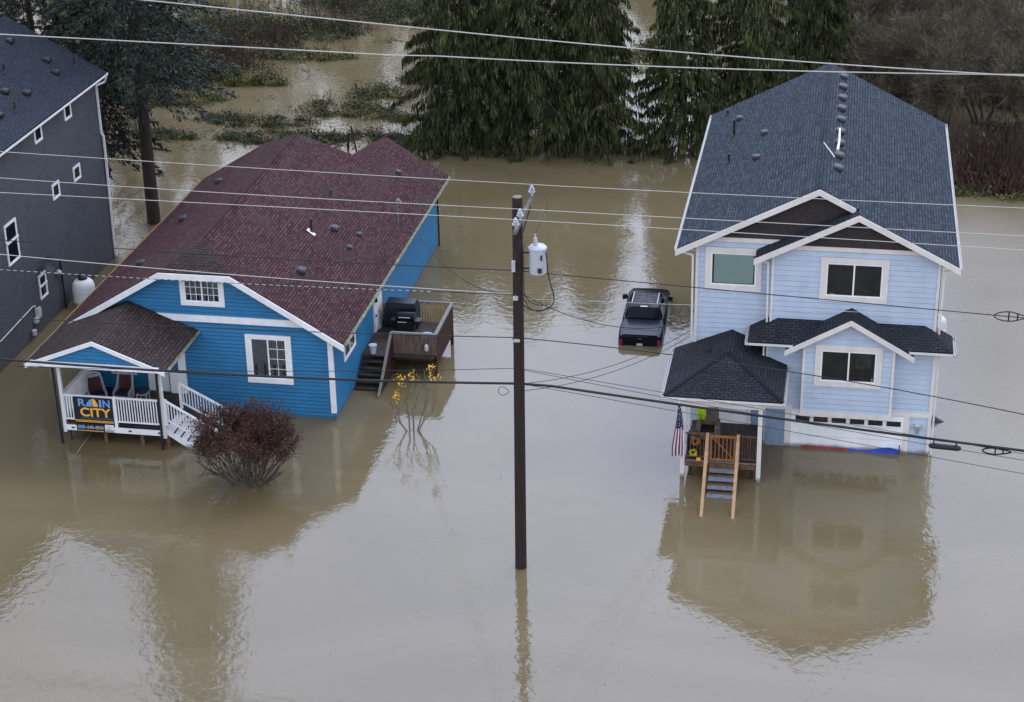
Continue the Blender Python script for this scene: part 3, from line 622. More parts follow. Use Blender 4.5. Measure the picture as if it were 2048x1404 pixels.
# ---- porch of the blue house
PF, PE, PS, pxm = 68.7, 4.12, .39, -31.05; px0, px1 = -34.22, -27.88
pzf = lambda x: PE+PS*(3.17-abs(x-pxm))
mb = MB(); mb.slab([(pxm,PF,pzf(pxm)),(px1,PF,PE),(px1,BY,PE),(pxm,BY,pzf(pxm))], .1); mb.slab([(pxm,BY,pzf(pxm)),(px0,BY,PE),(px0,PF,PE),(pxm,PF,pzf(pxm))], .1)
prf = obj('porch_roof', mb, roofP, H2)
mb = MB(); rake(mb, [(px0,PE),(pxm,pzf(pxm))], PF-.01, .2, .05); rake(mb, [(pxm,pzf(pxm)),(px1,PE)], PF-.013, .2, .05); board(mb, (px0+.25,PF+.0,PE+.15), (px1-.25,PF+.0,PE+.15), .26, .04, (0,-1,0)); obj('rake_board', mb, white_paint, prf)
mb = MB(); lap(mb, [(px0+.5,PE+.05),(px1-.5,PE+.05),(pxm,pzf(pxm)-.12)], front(PF+.06), .185, .012, .02); obj('gable', mb, bblue, prf)
mb = MB(); mb.box(px0+.1,px1-.1,PF+.1,BY-.05,PE-.02,PE+.0); obj('ceiling', mb, white_paint, prf)
mb = MB(); gutter(mb, (px0+.01,PF,PE-.14), (px0+.01,72.7,PE-.14), (-1,0,0), .1, .1); obj('gutter', mb, old_gutter, prf); mb = MB(); gutter(mb, (px1-.01,PF,PE-.14), (px1-.01,73.1,PE-.14), (1,0,0), .1, .1); obj('gutter', mb, old_gutter, prf)
mb = MB(); mb.box(px0+.0,px0+.55,PF+.02,PF+.35,PE-.2,PE-.12); mb.box(-33.25,-28.2,69.36,69.54,PE-.36,PE-.02); mb.box(-33.2,-33.02,69.54,73.1,PE-.36,PE-.02); mb.box(-28.6,-28.42,69.54,73.1,PE-.36,PE-.02); obj('beam', mb, white_paint, H2)
for x in (-33.08,-28.46):
    mb = MB(); mb.box(x-.06,x+.08,69.38,69.52,.5,PE-.3); obj('porch_post', mb, white_paint, H2)
downspout(H2, [(px0+.1,68.8,4.0),(-33.25,69.25,3.75),(-33.22,69.28,-.4)], black_pl, .045)
downspout(H2, [(px1+.05,68.8,4.0),(-28.5,69.25,3.7),(-28.56,69.28,-.4)], black_pl, .045)
mb = MB()
for k in range(26): mb.box(-33.1,-28.4,69.42+k*.143,69.42+k*.143+.136,.95,.98)
pd = obj('deck', mb, wood_dk, H2)
mb = MB(); mb.box(-33.14,-28.46,69.37,69.41,.62,.88); mb.box(-33.16,-33.12,69.41,73.1,.62,.88); rj = obj('rim_joist', mb, white_paint, pd)
mb = MB()
for x in (-32.75,-30.1,-28.75): mb.box(x,x+.14,69.355,69.37,.72,.79)
obj('vent_hole', mb, black_pl, rj)
for x in (-33.05,-31.3,-29.6,-28.4):
    mb = MB(); mb.box(x-.08,x+.08,69.6,69.76,-.8,.62); obj('deck_post', mb, wood_md, pd)
railing(H2, -33.05,-28.55,69.45,1.12,2.34, white_paint, 36, .045, .07)
obj('newel', MB().box(-30.72,-30.58,69.38,69.5,.85,2.36), white_paint, H2)
mb = MB(); mb.box(-33.14,-33.04,69.5,72.9,2.26,2.34); mb.box(-33.12,-33.06,69.5,72.9,1.12,1.2)
for i in range(26):
    y = 69.6+i*.13; mb.box(-33.11,-33.07,y-.022,y+.022,1.2,2.26)
obj('railing', mb, white_paint, H2)
# front door, white corner panel
mb = MB(); mb.box(-30.45,-29.45,73.03,73.12,.98,3.1); fd = obj('front_door', mb, white_paint, H2); obj('handle', MB().box(-29.62,-29.56,72.98,73.03,1.95,2.05), galv, fd)
mb = MB(); mb.box(-28.95,-28.62,73.0,73.12,.98,3.6); mb.box(-29.35,-28.6,72.9,73.0,.98,2.1)
for k in range(9): mb.box(-29.35,-28.62,72.885,72.9,1.05+k*.115,1.14+k*.115)
obj('corner_panel', mb, white_paint, H2)
mb = MB(); mb.box(-32.2,-31.0,73.05,73.12,1.7,3.2); obj('window', mb, white_paint, H2); 
mb = MB(); mb.box(-32.1,-31.1,73.035,73.05,1.8,3.1); obj('pane', mb, glass_dk, H2)
# stairs to the right
s2 = obj('stair', MB().box(-28.46,-28.40,69.5,71.1,.62,.95), white_paint, H2)
for k in range(6):
    z = .80-k*.17; x = -28.38+k*.29
    obj('tread', MB().box(x,x+.31,69.55,71.05,z-.04,z), white_paint, s2)
mb = MB()
for yy in (69.52,71.08):
    P = [(-28.38,yy,.62)]
    for k in range(6): P += [(-28.38+k*.29,yy,.84-k*.17),(-28.38+(k+1)*.29,yy,.84-k*.17)]
    P += [(-26.64,yy,-.3),(-27.0,yy,-.3)]
    mb = MB(); mb.prism(P, (0,.04,0)); obj('stringer', mb, white_paint, s2)
def stair_rail(yy, x0, z0, x1, z1):
    mb = MB(); up = Vector((0,0,1)); a = Vector((x0,yy,z0)); b = Vector((x1,yy,z1)); n = int((x1-x0)/.125)
    mb.bar(a, b, .09, .08); mb.bar(a-up*.9, b-up*.9, .06, .07)
    for i in range(1, n):
        p = a+(b-a)*i/n; mb.box(p.x-.02,p.x+.02,yy-.02,yy+.02,p.z-.9,p.z-.04)
    mb.box(x0-.06,x0+.06,yy-.06,yy+.06,z0-1.2,z0+.06); mb.box(x1-.06,x1+.06,yy-.06,yy+.06,z1-1.3,z1+.1)
    obj('stair_railing', mb, white_paint, H2)
stair_rail(69.45, -28.32, 2.32, -26.1, 1.02)
stair_rail(71.12, -28.22, 2.36, -25.62, .98)
# ---- side deck of the blue house
DX0, DX1, DY0, DY1, DZ, RZ = -20.28, -18.22, 78.35, 82.1, 1.1, 2.2
mb = MB()
for k in range(27): mb.box(-21.72,DX1,DY0-.45+k*.158,DY0-.45+k*.158+.15,DZ-.04,DZ)
sd_ = obj('side_deck', mb, wood_dk, H2)
mb = MB(); mb.box(-20.3,DX1,DY0-.02,DY0+.02,DZ-.35,DZ-.04); mb.box(DX1-.02,DX1+.02,DY0+.02,DY1,DZ-.6,DZ-.04); mb.box(-21.7,DX1,DY1,DY1+.04,DZ-.35,DZ-.04); obj('rim_joist', mb, wood_br, sd_)
mb = MB()
for i in range(21):
    x = DX0+.03+i*.1; mb.box(x,x+.088,DY0-.03,DY0-.005,DZ-.02,RZ-.1)
obj('front_boards', mb, mat('streaked_wood', (.045,.026,.020), .75, col2=(.17,.12,.10), vscale=3.5, sc=(7,7,.5)), sd_)
mb = MB()
for i in range(27):
    y = DY0+.02+i*.141; mb.box(DX1+.005,DX1+.03,y,y+.135,DZ-.35,RZ-.1)
obj('side_boards', mb, wood_br, sd_)
mb = MB(); mb.box(DX0-.06,DX1+.08,DY0-.08,DY0+.06,RZ-.1,RZ); mb.box(DX1-.06,DX1+.1,DY0+.06,DY1-.02,RZ-.1,RZ); mb.box(-20.6,DX1+.08,DY1-.02,DY1+.1,RZ-.1,RZ); obj('cap_rail', mb, wood_gr, sd_)
mb = MB()
for i in range(17):
    x = -20.5+i*.135; mb.box(x-.035,x+.035,DY1+.02,DY1+.06,DZ-.1,RZ-.1)
mb.box(-21.7,-20.6,DY1+.02,DY1+.06,DZ,RZ-.2); obj('rear_balusters', mb, wood_tan, sd_)
for x, y in ((DX1-.02,DY0+.05),(DX1-.02,DY1),(DX0,DY0+.05),(-20.3,DY1)):
    mb = MB(); mb.box(x-.07,x+.07,y-.07,y+.07,-.9,RZ-.1); obj('deck_post', mb, wood_br, sd_)
for k in range(5): obj('step', MB().box(-21.70,-20.45,77.62-k*.32,77.95-k*.32,DZ-.26-k*.2,DZ-.2-k*.2), wood_dk, sd_)
mb = MB(); P = [(-20.36,78.3,RZ-.05),(-20.42,75.75,.05),(-20.42,75.75,-.5),(-20.42,76.4,-.6),(-20.36,78.3,.3)]; mb.prism(P, (.05,0,0)); obj('stair_side', mb, wood_br, sd_)
mb = MB(); mb.bar((-20.33,78.3,RZ-.02),(-20.39,75.72,.07),.13,.05); mb.box(-20.46,-20.34,75.66,75.78,-.5,.12); obj('stair_rail', mb, wood_gr, sd_)

# ================================================================== GREY HOUSE
H3 = thing('charcoal_house', 'charcoal grey three storey house with dark slate roof at the left edge', 'house', (-39.1, 84, 0))
GX, GE, GS = -39.08, 10.45, .54; gxr = -38.55; gxm = -43.9; GY0, GY1 = 66.0, 91.25
gz_ = lambda x: GE+GS*(gxr-x) if x > gxm else GE+GS*(gxr-2*gxm+x)
gxl = 2*gxm-gxr
mb = MB(); mb.slab([(gxr,GY0,GE),(gxr,GY1,GE),(gxm,GY1,gz_(gxm)),(gxm,GY0,gz_(gxm))], .12); mb.slab([(gxm,GY0,gz_(gxm)),(gxm,GY1,gz_(gxm)),(gxl,GY1,GE),(gxl,GY0,GE)], .12)
obj('roof', mb, roofG, H3)
mb = MB(); lap(mb, [(66.4,-.6),(90.8,-.6),(90.8,10.35),(66.4,10.35)], right(GX), .19, .014, .016)
for fr, in ((front(66.4),),(back(90.8),)): lap(mb, [(gxl+.5,-.6),(GX,-.6),(GX,10.5),(gxm,13.1),(gxl+.5,10.5)], fr, .19, .014, .016)
lap(mb, [(66.4,-.6),(90.8,-.6),(90.8,10.35),(66.4,10.35)], left(gxl+.5), .19, .014, .016)
obj('wall', mb, gsid, H3)
mb = MB(); mb.box(GX-.02,GX+.045,90.72,90.84,-.6,10.3); obj('corner_trim', mb, gsid, H3)
mb = MB(); gutter(mb, (gxr-.02,66,GE-.15), (gxr-.02,91.2,GE-.15), (1,0,0)); obj('gutter', mb, white_paint, H3)
mb = MB(); board(mb, (gxr-.05,91.26,GE-.03), (gxm,91.26,gz_(gxm)-.03), .2, .04, (0,1,0)); obj('rake_board', mb, mat('charcoal_fascia', (.05,.055,.07)), H3)
mb = MB(); mb.box(GX,gxr-.03,66.2,91,GE-.16,GE-.14); obj('soffit', mb, gsid, H3)
downspout(H3, [(gxr+.05,91.0,10.25),(gxr-.1,91.1,9.95),(GX+.1,90.7,9.85),(GX+.08,90.75,7.2),(GX+.16,90.8,7.0),(GX+.08,90.8,-.4)], white_paint, .05)
k_ = 1.0124
def gw(y0, y1, z0, z1, **kw): window(H3, right(GX), y0*k_, y1*k_, z0*k_-.47, z1*k_-.47, .08, glass_dk, tm=white_paint, **kw)
gw(85.38,86.25,9.56,10.45); gw(81.65,82.55,9.56,10.45); gw(85.62,86.52,6.22,7.0); gw(82.9,83.78,6.2,7.02); gw(77.17,78.48,4.94,6.98); gw(80.08,80.95,2.0,3.25)
mb = MB(); mb.box(GX+.02,GX+.1,77.17*k_,78.48*k_,5.62,5.7); mb.box(GX+.02,GX+.1,80.08*k_,80.95*k_,2.2,2.27); obj('window_rail', mb, white_paint, H3)
for x, y in ((-42.6,88.7),(-40.75,88.85),(-40.0,88.1),(-40.0,84.4),(-40.65,83.4),(-39.9,80.9),(-42.6,80.5)): box_vent(H3, (x, y, gz_(x)), 1, GS, black_pl, .42, .42, .2)
for x, y in ((-41.45,85.3),(-39.7,89.9),(-39.65,82.2)): vent_pipe(H3, (x, y, gz_(x)), .5, black_pl)
obj('meter_box', MB().box(GX+.02,GX+.14,80.35,80.75,.85,1.35), galv, H3); obj('junction_box', MB().box(GX+.02,GX+.18,80.0,80.3,.75,1.0), galv, H3); obj('gas_meter', MB().lathe([(.12,0),(.12,.25)], (GX+.15,79.65,.3), 10), galv, H3)
mb = MB(); mb.tube([(GX+.12,76.0,1.55),(GX+.1,79.9,1.7),(GX+.1,80.2,1.65),(GX+.1,80.2,1.0)], .025, 6); obj('conduit', mb, gutter_m, H3)
mb = MB(); mb.tube([(GX+.12,83.6,2.7),(GX+.12,83.7,-.3)], .055, 8); obj('drain_pipe', mb, black_pl, H3)
# satellite dish on the wall
mb = MB(); c = Vector((GX+.45,81.5,3.35)); ax = Vector((.85,-.35,.45)).normalized(); e1 = ax.cross(Vector((0,0,1))).normalized(); e2 = e1.cross(ax)
prev = None
for i in range(5):
    r_ = .34*i/4; ring = [tuple(c+ax*(r_*r_*.6)+e1*r_*math.cos(t*math.pi/8)+e2*r_*1.15*math.sin(t*math.pi/8)) for t in range(16)]
    if prev and i > 1:
        for t in range(16): mb.face([prev[t],prev[(t+1)%16],ring[(t+1)%16],ring[t]])
    elif prev is not None: mb.face(ring)
    prev = ring
mb.tube([c,(GX+.02,81.5,3.05)], .03, 6); mb.tube([c-e2*.3, c+ax*.42-e2*.1], .015, 5); mb.lathe([(.04,0),(.05,.1)], tuple(c+ax*.42-e2*.12), 8)
obj('satellite_dish', mb, vent_m, H3, smooth=True)
obj('wall_lamp', MB().lathe([(.1,0),(.16,.1),(.08,.22)], (GX+.15,83.25,2.1), 10), galv, H3)

# ================================================================== UTILITY POLE
PX, PY_ = -11.3, 61.87
UP = thing('utility_pole', 'tall dark brown utility pole standing in the flood between the two blue houses', 'utility pole', (PX, PY_, 0))
mb = MB(); mb.tube([(PX-.02,PY_,-1.2),(PX,PY_,0),(PX+.05,PY_,8),(PX+.09,PY_,15.25)], [.235,.225,.205,.185], 20); obj('pole', mb, pole_m, UP, smooth=True)
mb = MB(); mb.lathe([(.17,0),(.17,.02),(.05,.05)], (PX+.09,PY_,15.25), 14); obj('pole_cap', mb, wood_gr, UP)
xa = PX+.32
mb = MB(); mb.box(xa-.06,xa+.06,PY_-1.9,PY_+1.9,14.55,14.68); arm = obj('crossarm', mb, mat('weathered_arm', (.10,.10,.10), .8, var=.4, vscale=5), UP)
mb = MB(); mb.bar((xa+.07,PY_+1.0,14.55),(PX+.2,PY_+.1,13.7),.05,.03); mb.bar((xa+.07,PY_-1.0,14.55),(PX+.2,PY_-.1,13.7),.05,.03); obj('brace', mb, vent_m, UP)
INS = []
def insulator(x, y, z):
    mb = MB(); mb.lathe([(.035,-.12),(.035,0),(.12,.02),(.13,.07),(.06,.09),(.10,.12),(.10,.16),(.05,.18),(.075,.21),(.06,.27),(.03,.30)], (x,y,z), 12)
    return obj('insulator', mb, porcel, UP, smooth=True)
for yy in (60.2, 61.1, 63.6): insulator(xa, yy, 14.8)
# transformer
tx, tz0 = -10.5, 12.38
mb = MB(); mb.lathe([(.27,0),(.31,.03),(.31,.93),(.34,.95),(.34,1.0),(.27,1.07),(.05,1.10)], (tx,PY_,tz0), 26); tf = obj('transformer', mb, xfmr_m, UP, smooth=True)
mb = MB(); mb.lathe([(.05,0),(.09,.06),(.06,.1),(.09,.16),(.06,.2),(.08,.26),(.03,.32),(.03,.45)], (tx-.08,PY_,tz0+1.07), 10); obj('bushing', mb, porcel, tf, smooth=True)
mb = MB(); mb.box(PX+.2,tx-.28,PY_-.05,PY_+.05,tz0+.75,tz0+.83); mb.box(PX+.2,tx-.28,PY_-.05,PY_+.05,tz0+.15,tz0+.22); obj('bracket', mb, black_pl, tf)
mb = MB(); mb.box(tx+.16,tx+.22,PY_-.34,PY_-.28,tz0+.62,tz0+.8); mb.box(tx+.05,tx+.2,PY_-.34,PY_-.3,tz0+.12,tz0+.3); obj('terminal', mb, vent_m, tf)
def curve_pts(pts, n=8):
    P = [Vector(p) for p in pts]; out = []
    for i in range(len(P)-1):
        a = P[max(i-1,0)]; b = P[i]; c = P[i+1]; d = P[min(i+2,len(P)-1)]
        for k in range(n):
            t = k/n; out.append(.5*((2*b)+(c-a)*t+(2*a-5*b+4*c-d)*t*t+(3*b-a-3*c+d)*t**3))
    return out+[P[-1]]
mb = MB(); mb.tube(curve_pts([(tx+.33,PY_-.2,13.3),(tx+.45,PY_-.25,12.3),(tx+.62,PY_-.2,11.5),(tx+.4,PY_-.2,11.1),(tx-.2,PY_-.1,10.95),(PX+.2,PY_,11.15)]), .022, 6)
mb.tube(curve_pts([(tx-.35,PY_,13.6),(PX+.35,PY_-.2,13.5),(PX+.33,PY_-.2,12.3),(PX+.36,PY_-.2,11.5)]), .012, 5)
mb.tube(curve_pts([(tx-.08,PY_,13.9),(tx+.15,PY_+.4,14.4),(tx+.2,PY_+.9,14.8),(xa,63.5,15.0)]), .010, 5)
mb.tube(curve_pts([(PX+.2,PY_,11.7),(tx-.3,PY_-.2,11.35),(tx+.1,PY_-.2,11.2),(tx+.5,PY_-.2,11.25)]), .016, 5)
mb.tube(curve_pts([(PX+.2,PY_,11.5),(PX+.5,PY_-.2,11.1),(tx,PY_-.25,10.98),(tx+.3,PY_-.2,11.05)]), .016, 5)
obj('jumper_wire', mb, cable_m, UP)
mb = MB()
mb.box(PX-.1,PX+.02,PY_-.34,PY_-.2,12.5,12.9); mb.box(PX-.08,PX+.1,PY_-.3,PY_-.2,11.38,11.52); mb.box(PX-.08,PX+.14,PY_-.3,PY_-.2,9.72,9.8)
obj('clamp', mb, galv, UP)
for z in (12.45, 11.45, 9.75, 7.9): obj('pole_band', MB().lathe([(.215,-.02),(.225,-.02),(.225,.02),(.215,.02)], (PX+.05+.0*z,PY_,z), 16), vent_m, UP)
def wire_obj(name, label, samples, y, rad, m, x0=None, x1=None, n=26, cat='power line', group='overhead wires', dashed=False):
    S = sorted(samples); px = PX
    Ls = [s for s in S if s[0] <= px+.6]; Rs_ = [s for s in S if s[0] >= px-.6]; pts = []
    x0 = S[0][0]-14 if x0 is None else x0; x1 = S[-1][0]+14 if x1 is None else x1
    for part, a, b in ((Ls, x0, px), (Rs_, px, x1)):
        if len(part) < 2: continue
        co = np.polyfit([s[0] for s in part], [s[1] for s in part], min(2, len(part)-1))
        for i in range(n+1):
            x = a+(b-a)*i/n
            if pts and x <= pts[-1][0]+1e-3: continue
            pts.append((x, y, float(np.polyval(co, x))))
    mb = MB(); mb.tube(pts, rad, 6); o = obj(name, mb, m, loc=tuple(pts[len(pts)//2]), smooth=True)
    tag(o, label, cat, group); return o, pts
WR = []
def pw(label, s, y, r_, m, **k): return wire_obj('power_line', label, s, y, r_, m, **k)
pw('bright overhead wire on the far insulator of the pole crossarm', [(-31.51,15.51),(-21.62,15.29),(-14.01,15.18),(-10.9,15.12),(-3.09,15.07),(6.4,15.05)], 63.6, .013, alum)
pw('bright overhead wire on the middle insulator, just left of the pole top', [(-30.41,15.37),(-20.85,15.17),(-10.94,15.09),(-2.93,15.02),(6.25,14.96)], 61.1, .013, alum)
pw('bright overhead wire on the near insulator, lowest of the three crossarm wires', [(-30.04,15.14),(-20.58,15.09),(-11.07,15.03),(-2.87,14.93),(6.2,14.8)], 60.2, .013, alum)
pw('uppermost bright wire crossing the trees, steepest at the left', [(-17.82,26.35),(-11.07,25.87),(-3.54,25.41),(.1,25.23),(4.22,25.11)], 45, .016, alum)
pw('bright wire running from the left roof edge across the cedars, second from the top', [(-21.85,25.33),(-15.05,25.19),(-7.27,25.07),(.11,25.06),(4.21,25.14)], 45, .016, alum)
pw('dark neutral wire passing the pole level with the transformer bottom', [(-31.14,12.59),(-23.24,12.44),(-11.34,12.43),(-2.87,12.05),(5.11,11.7),(6.61,11.64)], 61.87, .018, cable_m)
pw('bright wire over the maroon roof ending at the pole below the transformer', [(-31.22,12.01),(-23.31,11.69),(-13.76,11.57),(-11.35,11.47)], 61.87, .016, alum, x1=PX)
_, dp = wire_obj('power_line', 'twisted black and white wire sagging over the front of the maroon roof', [(-31.3,11.43),(-23.34,11.35),(-16.4,11.44),(-13.76,11.55),(-11.35,11.5)], 61.75, .015, cable_m, x1=PX)
mb = MB()
for i in range(70):      # white lashing showing in dashes
    x = -31.8+i*.26*1.05
    if x > -14.5: break
    z = float(np.interp(x, [q[0] for q in dp], [q[2] for q in dp])); z2 = float(np.interp(x+.15, [q[0] for q in dp], [q[2] for q in dp]))
    mb.tube([(x,61.735,z+.008),(x+.15,61.735,z2+.008)], .011, 5)
lash = obj('lashing', mb, alum, bpy.data.objects[[o.name for o in COL.objects if o.get('label','').startswith('twisted black')][0]])
pw('dark wire above the front door level, crossing the pole below mid height', [(-31.59,9.38),(-23.31,9.44),(-13.82,9.68),(-11.38,9.77),(-1.69,9.13),(2.7,8.5),(6.96,7.94)], 61.87, .019, cable_m)
o7, p7 = wire_obj('communication_cable', 'thickest black cable, lowest across the blue house and garage door', [(-31.84,7.58),(-25.7,7.49),(-18.5,7.62),(-11.98,7.86),(-7.3,7.62),(-2.7,7.26),(4.49,6.62),(7.08,6.50)], 61.87, .050, cable_m, cat='cable')
pw('thin wire just above the thick cable at right, upper of the close pair', [(-10.97,8.52),(-8.23,8.21),(-2.72,7.6),(2.71,6.83),(7.1,6.40)], 61.82, .011, cable_m, x0=PX)
pw('thin wire just above the thick cable at right, lower of the close pair', [(-10.97,8.50),(-8.23,8.07),(-2.71,7.38),(2.73,6.58),(7.13,6.16)], 61.78, .011, cable_m, x0=PX)
pw('lowest thin wire at right, sloping down past the garage corner', [(-10.98,7.9),(-6.37,7.34),(-1.6,6.75),(3.66,6.0),(7.18,5.6)], 61.8, .011, cable_m, x0=PX)
pw('short thin wire from the yellow leaved tree side up to the pole', [(-24,7.6),(-19.69,7.86),(-15.79,8.14),(-11.44,8.53)], 61.85, .012, cable_m, x0=-34, x1=PX)
pw('faint pale wire passing over the black pickup roof', [(-10.98,11.33),(-7.51,11.42),(-1.79,11.48),(3.85,11.56)], 61.87, .008, alum, x0=PX, x1=6.5)
lash['kind'] = 'stuff'
# service drops
def drop(label, a, b, sag, r_):
    a = Vector(a); b = Vector(b); pts = [a+(b-a)*t-Vector((0,0,4*sag*t*(1-t))) for t in [i/30 for i in range(31)]]
    mb = MB(); mb.tube(pts, r_, 6); o = obj('service_drop', mb, cable_m, loc=tuple(pts[15]), smooth=True); tag(o, label, 'cable', 'service drops from the pole')
drop('sagging black cable from the pole down to the left side of the pale house', (-11.1,61.9,11.5), (-6.0,74.6,5.2), .75, .016)
drop('sagging thin cable rising from the pole foot of the crossing to the pale house corner', (-11.1,61.9,7.9), (-6.0,74.6,4.75), .45, .012)
drop('sagging thin cable beside its twin, reaching the pale house just below it', (-11.1,61.9,7.6), (-6.0,74.7,4.45), .45, .012)
drop('sagging black cable from the pole back to the service mast of the maroon roof', (-11.4,61.9,11.5), (-21.75,86.6,5.6), 1.3, .018)
# splice case and storage loops
mb = MB(); zc = 6.60
mb.tube([(3.75,61.87,zc-.16),(3.85,61.87,zc-.16),(4.80,61.87,zc-.20),(4.9,61.87,zc-.2)], [.05,.105,.105,.05], 14); mb.box(3.9,3.94,61.8,61.94,zc-.2,zc+.05); mb.box(4.7,4.74,61.8,61.94,zc-.2,zc+.02)
tag(obj('splice_case', mb, black_pl, loc=(4.3,61.87,zc), smooth=True), 'black cylindrical splice case slung under the thick cable at right', 'splice case')
def loop(name, label, cx, cz, L_, h_, r_, y=61.87, bars=True):
    pts = []
    for i in range(41):
        t = i/40*2*math.pi; e = 1 if math.cos(t) < 0 else (1-.55*math.cos(t))
        pts.append((cx+L_/2*math.cos(t), y, cz+h_/2*math.sin(t)*e))
    mb = MB(); mb.tube(pts, r_, 6, cap=False)
    if bars: mb.bar((cx-L_*.05,y,cz-h_*.5),(cx-L_*.05,y,cz+h_*.5),.05,.02,up=(0,1,0)); mb.bar((cx+L_*.22,y,cz-h_*.4),(cx+L_*.22,y,cz+h_*.4),.05,.02,up=(0,1,0))
    tag(obj(name, mb, cable_m, loc=(cx,y,cz)), label, 'cable loop', 'cable storage loops')
loop('cable_loop', 'teardrop cable storage loop on the dark wire at the right edge', 6.15, 11.66, 1.1, .36, .022)
loop('cable_loop', 'flattened cable loop with white clamps on the thick cable at the right edge', 6.15, 6.38, 1.0, .26, .03)
loop('cable_loop', 'small coiled cable loop hanging at the left side of the pole', -11.85, 7.55, .4, .36, .012, bars=False)

# ================================================================== PICKUP
TK = thing('pickup_truck', 'black crew cab pickup sunk to its tail lights beside the pale house', 'pickup truck', (-9.12, 83.15, 0))
ta = R(1.2)
def tp(x, y, z): return (-9.12+x*math.cos(ta)-y*math.sin(ta), 83.15+x*math.sin(ta)+y*math.cos(ta), z)
def loft(mb, secs, closed_ends=True):
    base = len(mb.v); n = len(secs[0][1])
    for y, prof in secs:
        for x, z in prof: mb.v.append(tp(x, y, z))
    for i in range(len(secs)-1):
        for j in range(n-1):
            mb.f.append((base+i*n+j, base+i*n+j+1, base+(i+1)*n+j+1, base+(i+1)*n+j)); mb.uv.append(None)
    if closed_ends:
        mb.f.append(tuple(base+j for j in range(n))); mb.uv.append(None); mb.f.append(tuple(base+(len(secs)-1)*n+j for j in reversed(range(n)))); mb.uv.append(None)
def bodyprof(w_, zt, zb=-.75, c=.07): return [(-w_+.05,zb),(-w_,zb+.3),(-w_,zt-.22),(-w_+.02,zt-c),(-w_+.08,zt),(0,zt+.015),(w_-.08,zt),(w_-.02,zt-c),(w_,zt-.22),(w_,zb+.3),(w_-.05,zb)]
mb = MB(); loft(mb, [(0,bodyprof(1.01,.46)),(.04,bodyprof(1.04,.50)),(.5,bodyprof(1.06,.52)),(.7,bodyprof(1.09,.52)),(1.5,bodyprof(1.09,.52)),(1.7,bodyprof(1.06,.53)),(1.98,bodyprof(1.05,.57)),(2.0,bodyprof(1.06,.60)),(4.5,bodyprof(1.06,.60)),(4.8,bodyprof(1.10,.60)),(5.5,bodyprof(1.09,.56)),(6.0,bodyprof(1.00,.50)),(6.35,bodyprof(.86,.40)),(6.6,bodyprof(.66,.26)),(6.68,bodyprof(.55,.03))])
body = obj('body', mb, carp, TK, smooth=True)
def cabprof(w_, zt): return [(-w_-.10,.50),(-w_-.02,.75 if zt > .8 else .54),(-w_+.04,zt-.05),(-w_+.14,zt),(0,zt+.03),(w_-.14,zt),(w_-.04,zt-.05),(w_+.02,.75 if zt > .8 else .54),(w_+.10,.50)]
mb = MB(); loft(mb, [(1.98,cabprof(.88,.62)),(2.28,cabprof(.82,1.08)),(2.6,cabprof(.81,1.16)),(3.9,cabprof(.81,1.15)),(4.25,cabprof(.82,1.05)),(5.0,cabprof(.88,.60))]); cabo = obj('cab', mb, carp, TK, smooth=True)
mb = MB(); mb.face([tp(-.74,2.02,.62),tp(.74,2.02,.62),tp(.66,2.255,1.02),tp(-.66,2.255,1.02)]); 
def shift(mbx, dy, dz):
    mbx.v = [(x, y+dy, z+dz) for x, y, z in mbx.v]
shift(mb, -.012, .012); obj('rear_window', mb, carg, TK)
mb = MB(); mb.face([tp(.66,4.32,1.0),tp(-.66,4.32,1.0),tp(-.76,4.95,.62),tp(.76,4.95,.62)]); shift(mb, .01, .02); obj('windshield', mb, carg, TK)
for s in (-1, 1):
    mb = MB(); mb.face([tp(s*.93,2.3,.60),tp(s*.93,3.3,.60),tp(s*.775,3.3,1.03),tp(s*.80,2.45,.98)]); mb.face([tp(s*.93,3.36,.60),tp(s*.93,4.75,.60),tp(s*.79,4.2,1.0),tp(s*.775,3.36,1.03)]); 
    mb.v = [(x+s*.012, y, z+.006) for x, y, z in mb.v]; obj('side_window', mb, carg, TK)
    mb = MB(); P = [tp(s*1.02,4.4,.62),tp(s*1.26,4.32,.57),tp(s*1.28,4.32,.82),tp(s*1.07,4.4,.84)]; mb.prism(P, (0,.14,0)); obj('mirror', mb, black_pl, TK)
    mb = MB(); x0 = s*.93; mb.prism([tp(x0-.08,-.03,.0),tp(x0+.09,-.03,.0),tp(x0+.09,-.02,.34),tp(x0-.06,-.02,.34)], (0,.06,0)); obj('tail_light', mb, red_l, TK)
    mb = MB(); mb.prism([tp(s*.60,2.62,1.15),tp(s*.65,2.62,1.15),tp(s*.65,3.95,1.15),tp(s*.60,3.95,1.15)], (0,0,.04)); obj('roof_rail', mb, galv, TK)
mb = MB(); mb.prism([tp(-.72,-.012,-.3),tp(.72,-.012,-.3),tp(.72,.0,.44),tp(-.72,.0,.44)], (0,.02,0)); tg = obj('tailgate', mb, carp, TK)
mb = MB(); mb.prism([tp(-.14,-.05,.14),tp(.14,-.05,.14),tp(.14,-.05,.03),tp(-.14,-.05,.03)], (0,.03,0)); obj('number_plate_holder', mb, galv, TK)
mb = MB(); mb.prism([tp(-.11,-.04,.36),tp(.11,-.04,.36),tp(.11,-.02,.42),tp(-.11,-.02,.42)], (0,.02,0)); obj('handle', mb, black_pl, tg)
mb = MB()
for a, b, z in ((.08,.62,.535),(.66,1.22,.545),(1.26,1.88,.55)): mb.prism([tp(-.86,a,z),tp(.86,a,z),tp(.86,b,z+.01),tp(-.86,b,z+.01)], (0,0,.02))
obj('bed_cover', mb, tonneau, TK)
mb = MB()
for k in range(6): mb.prism([tp(-.56,2.72+k*.2,1.155),tp(.56,2.72+k*.2,1.155),tp(.56,2.86+k*.2,1.155),tp(-.56,2.86+k*.2,1.155)], (0,0,.025))
obj('roof_panel', mb, tonneau, TK)
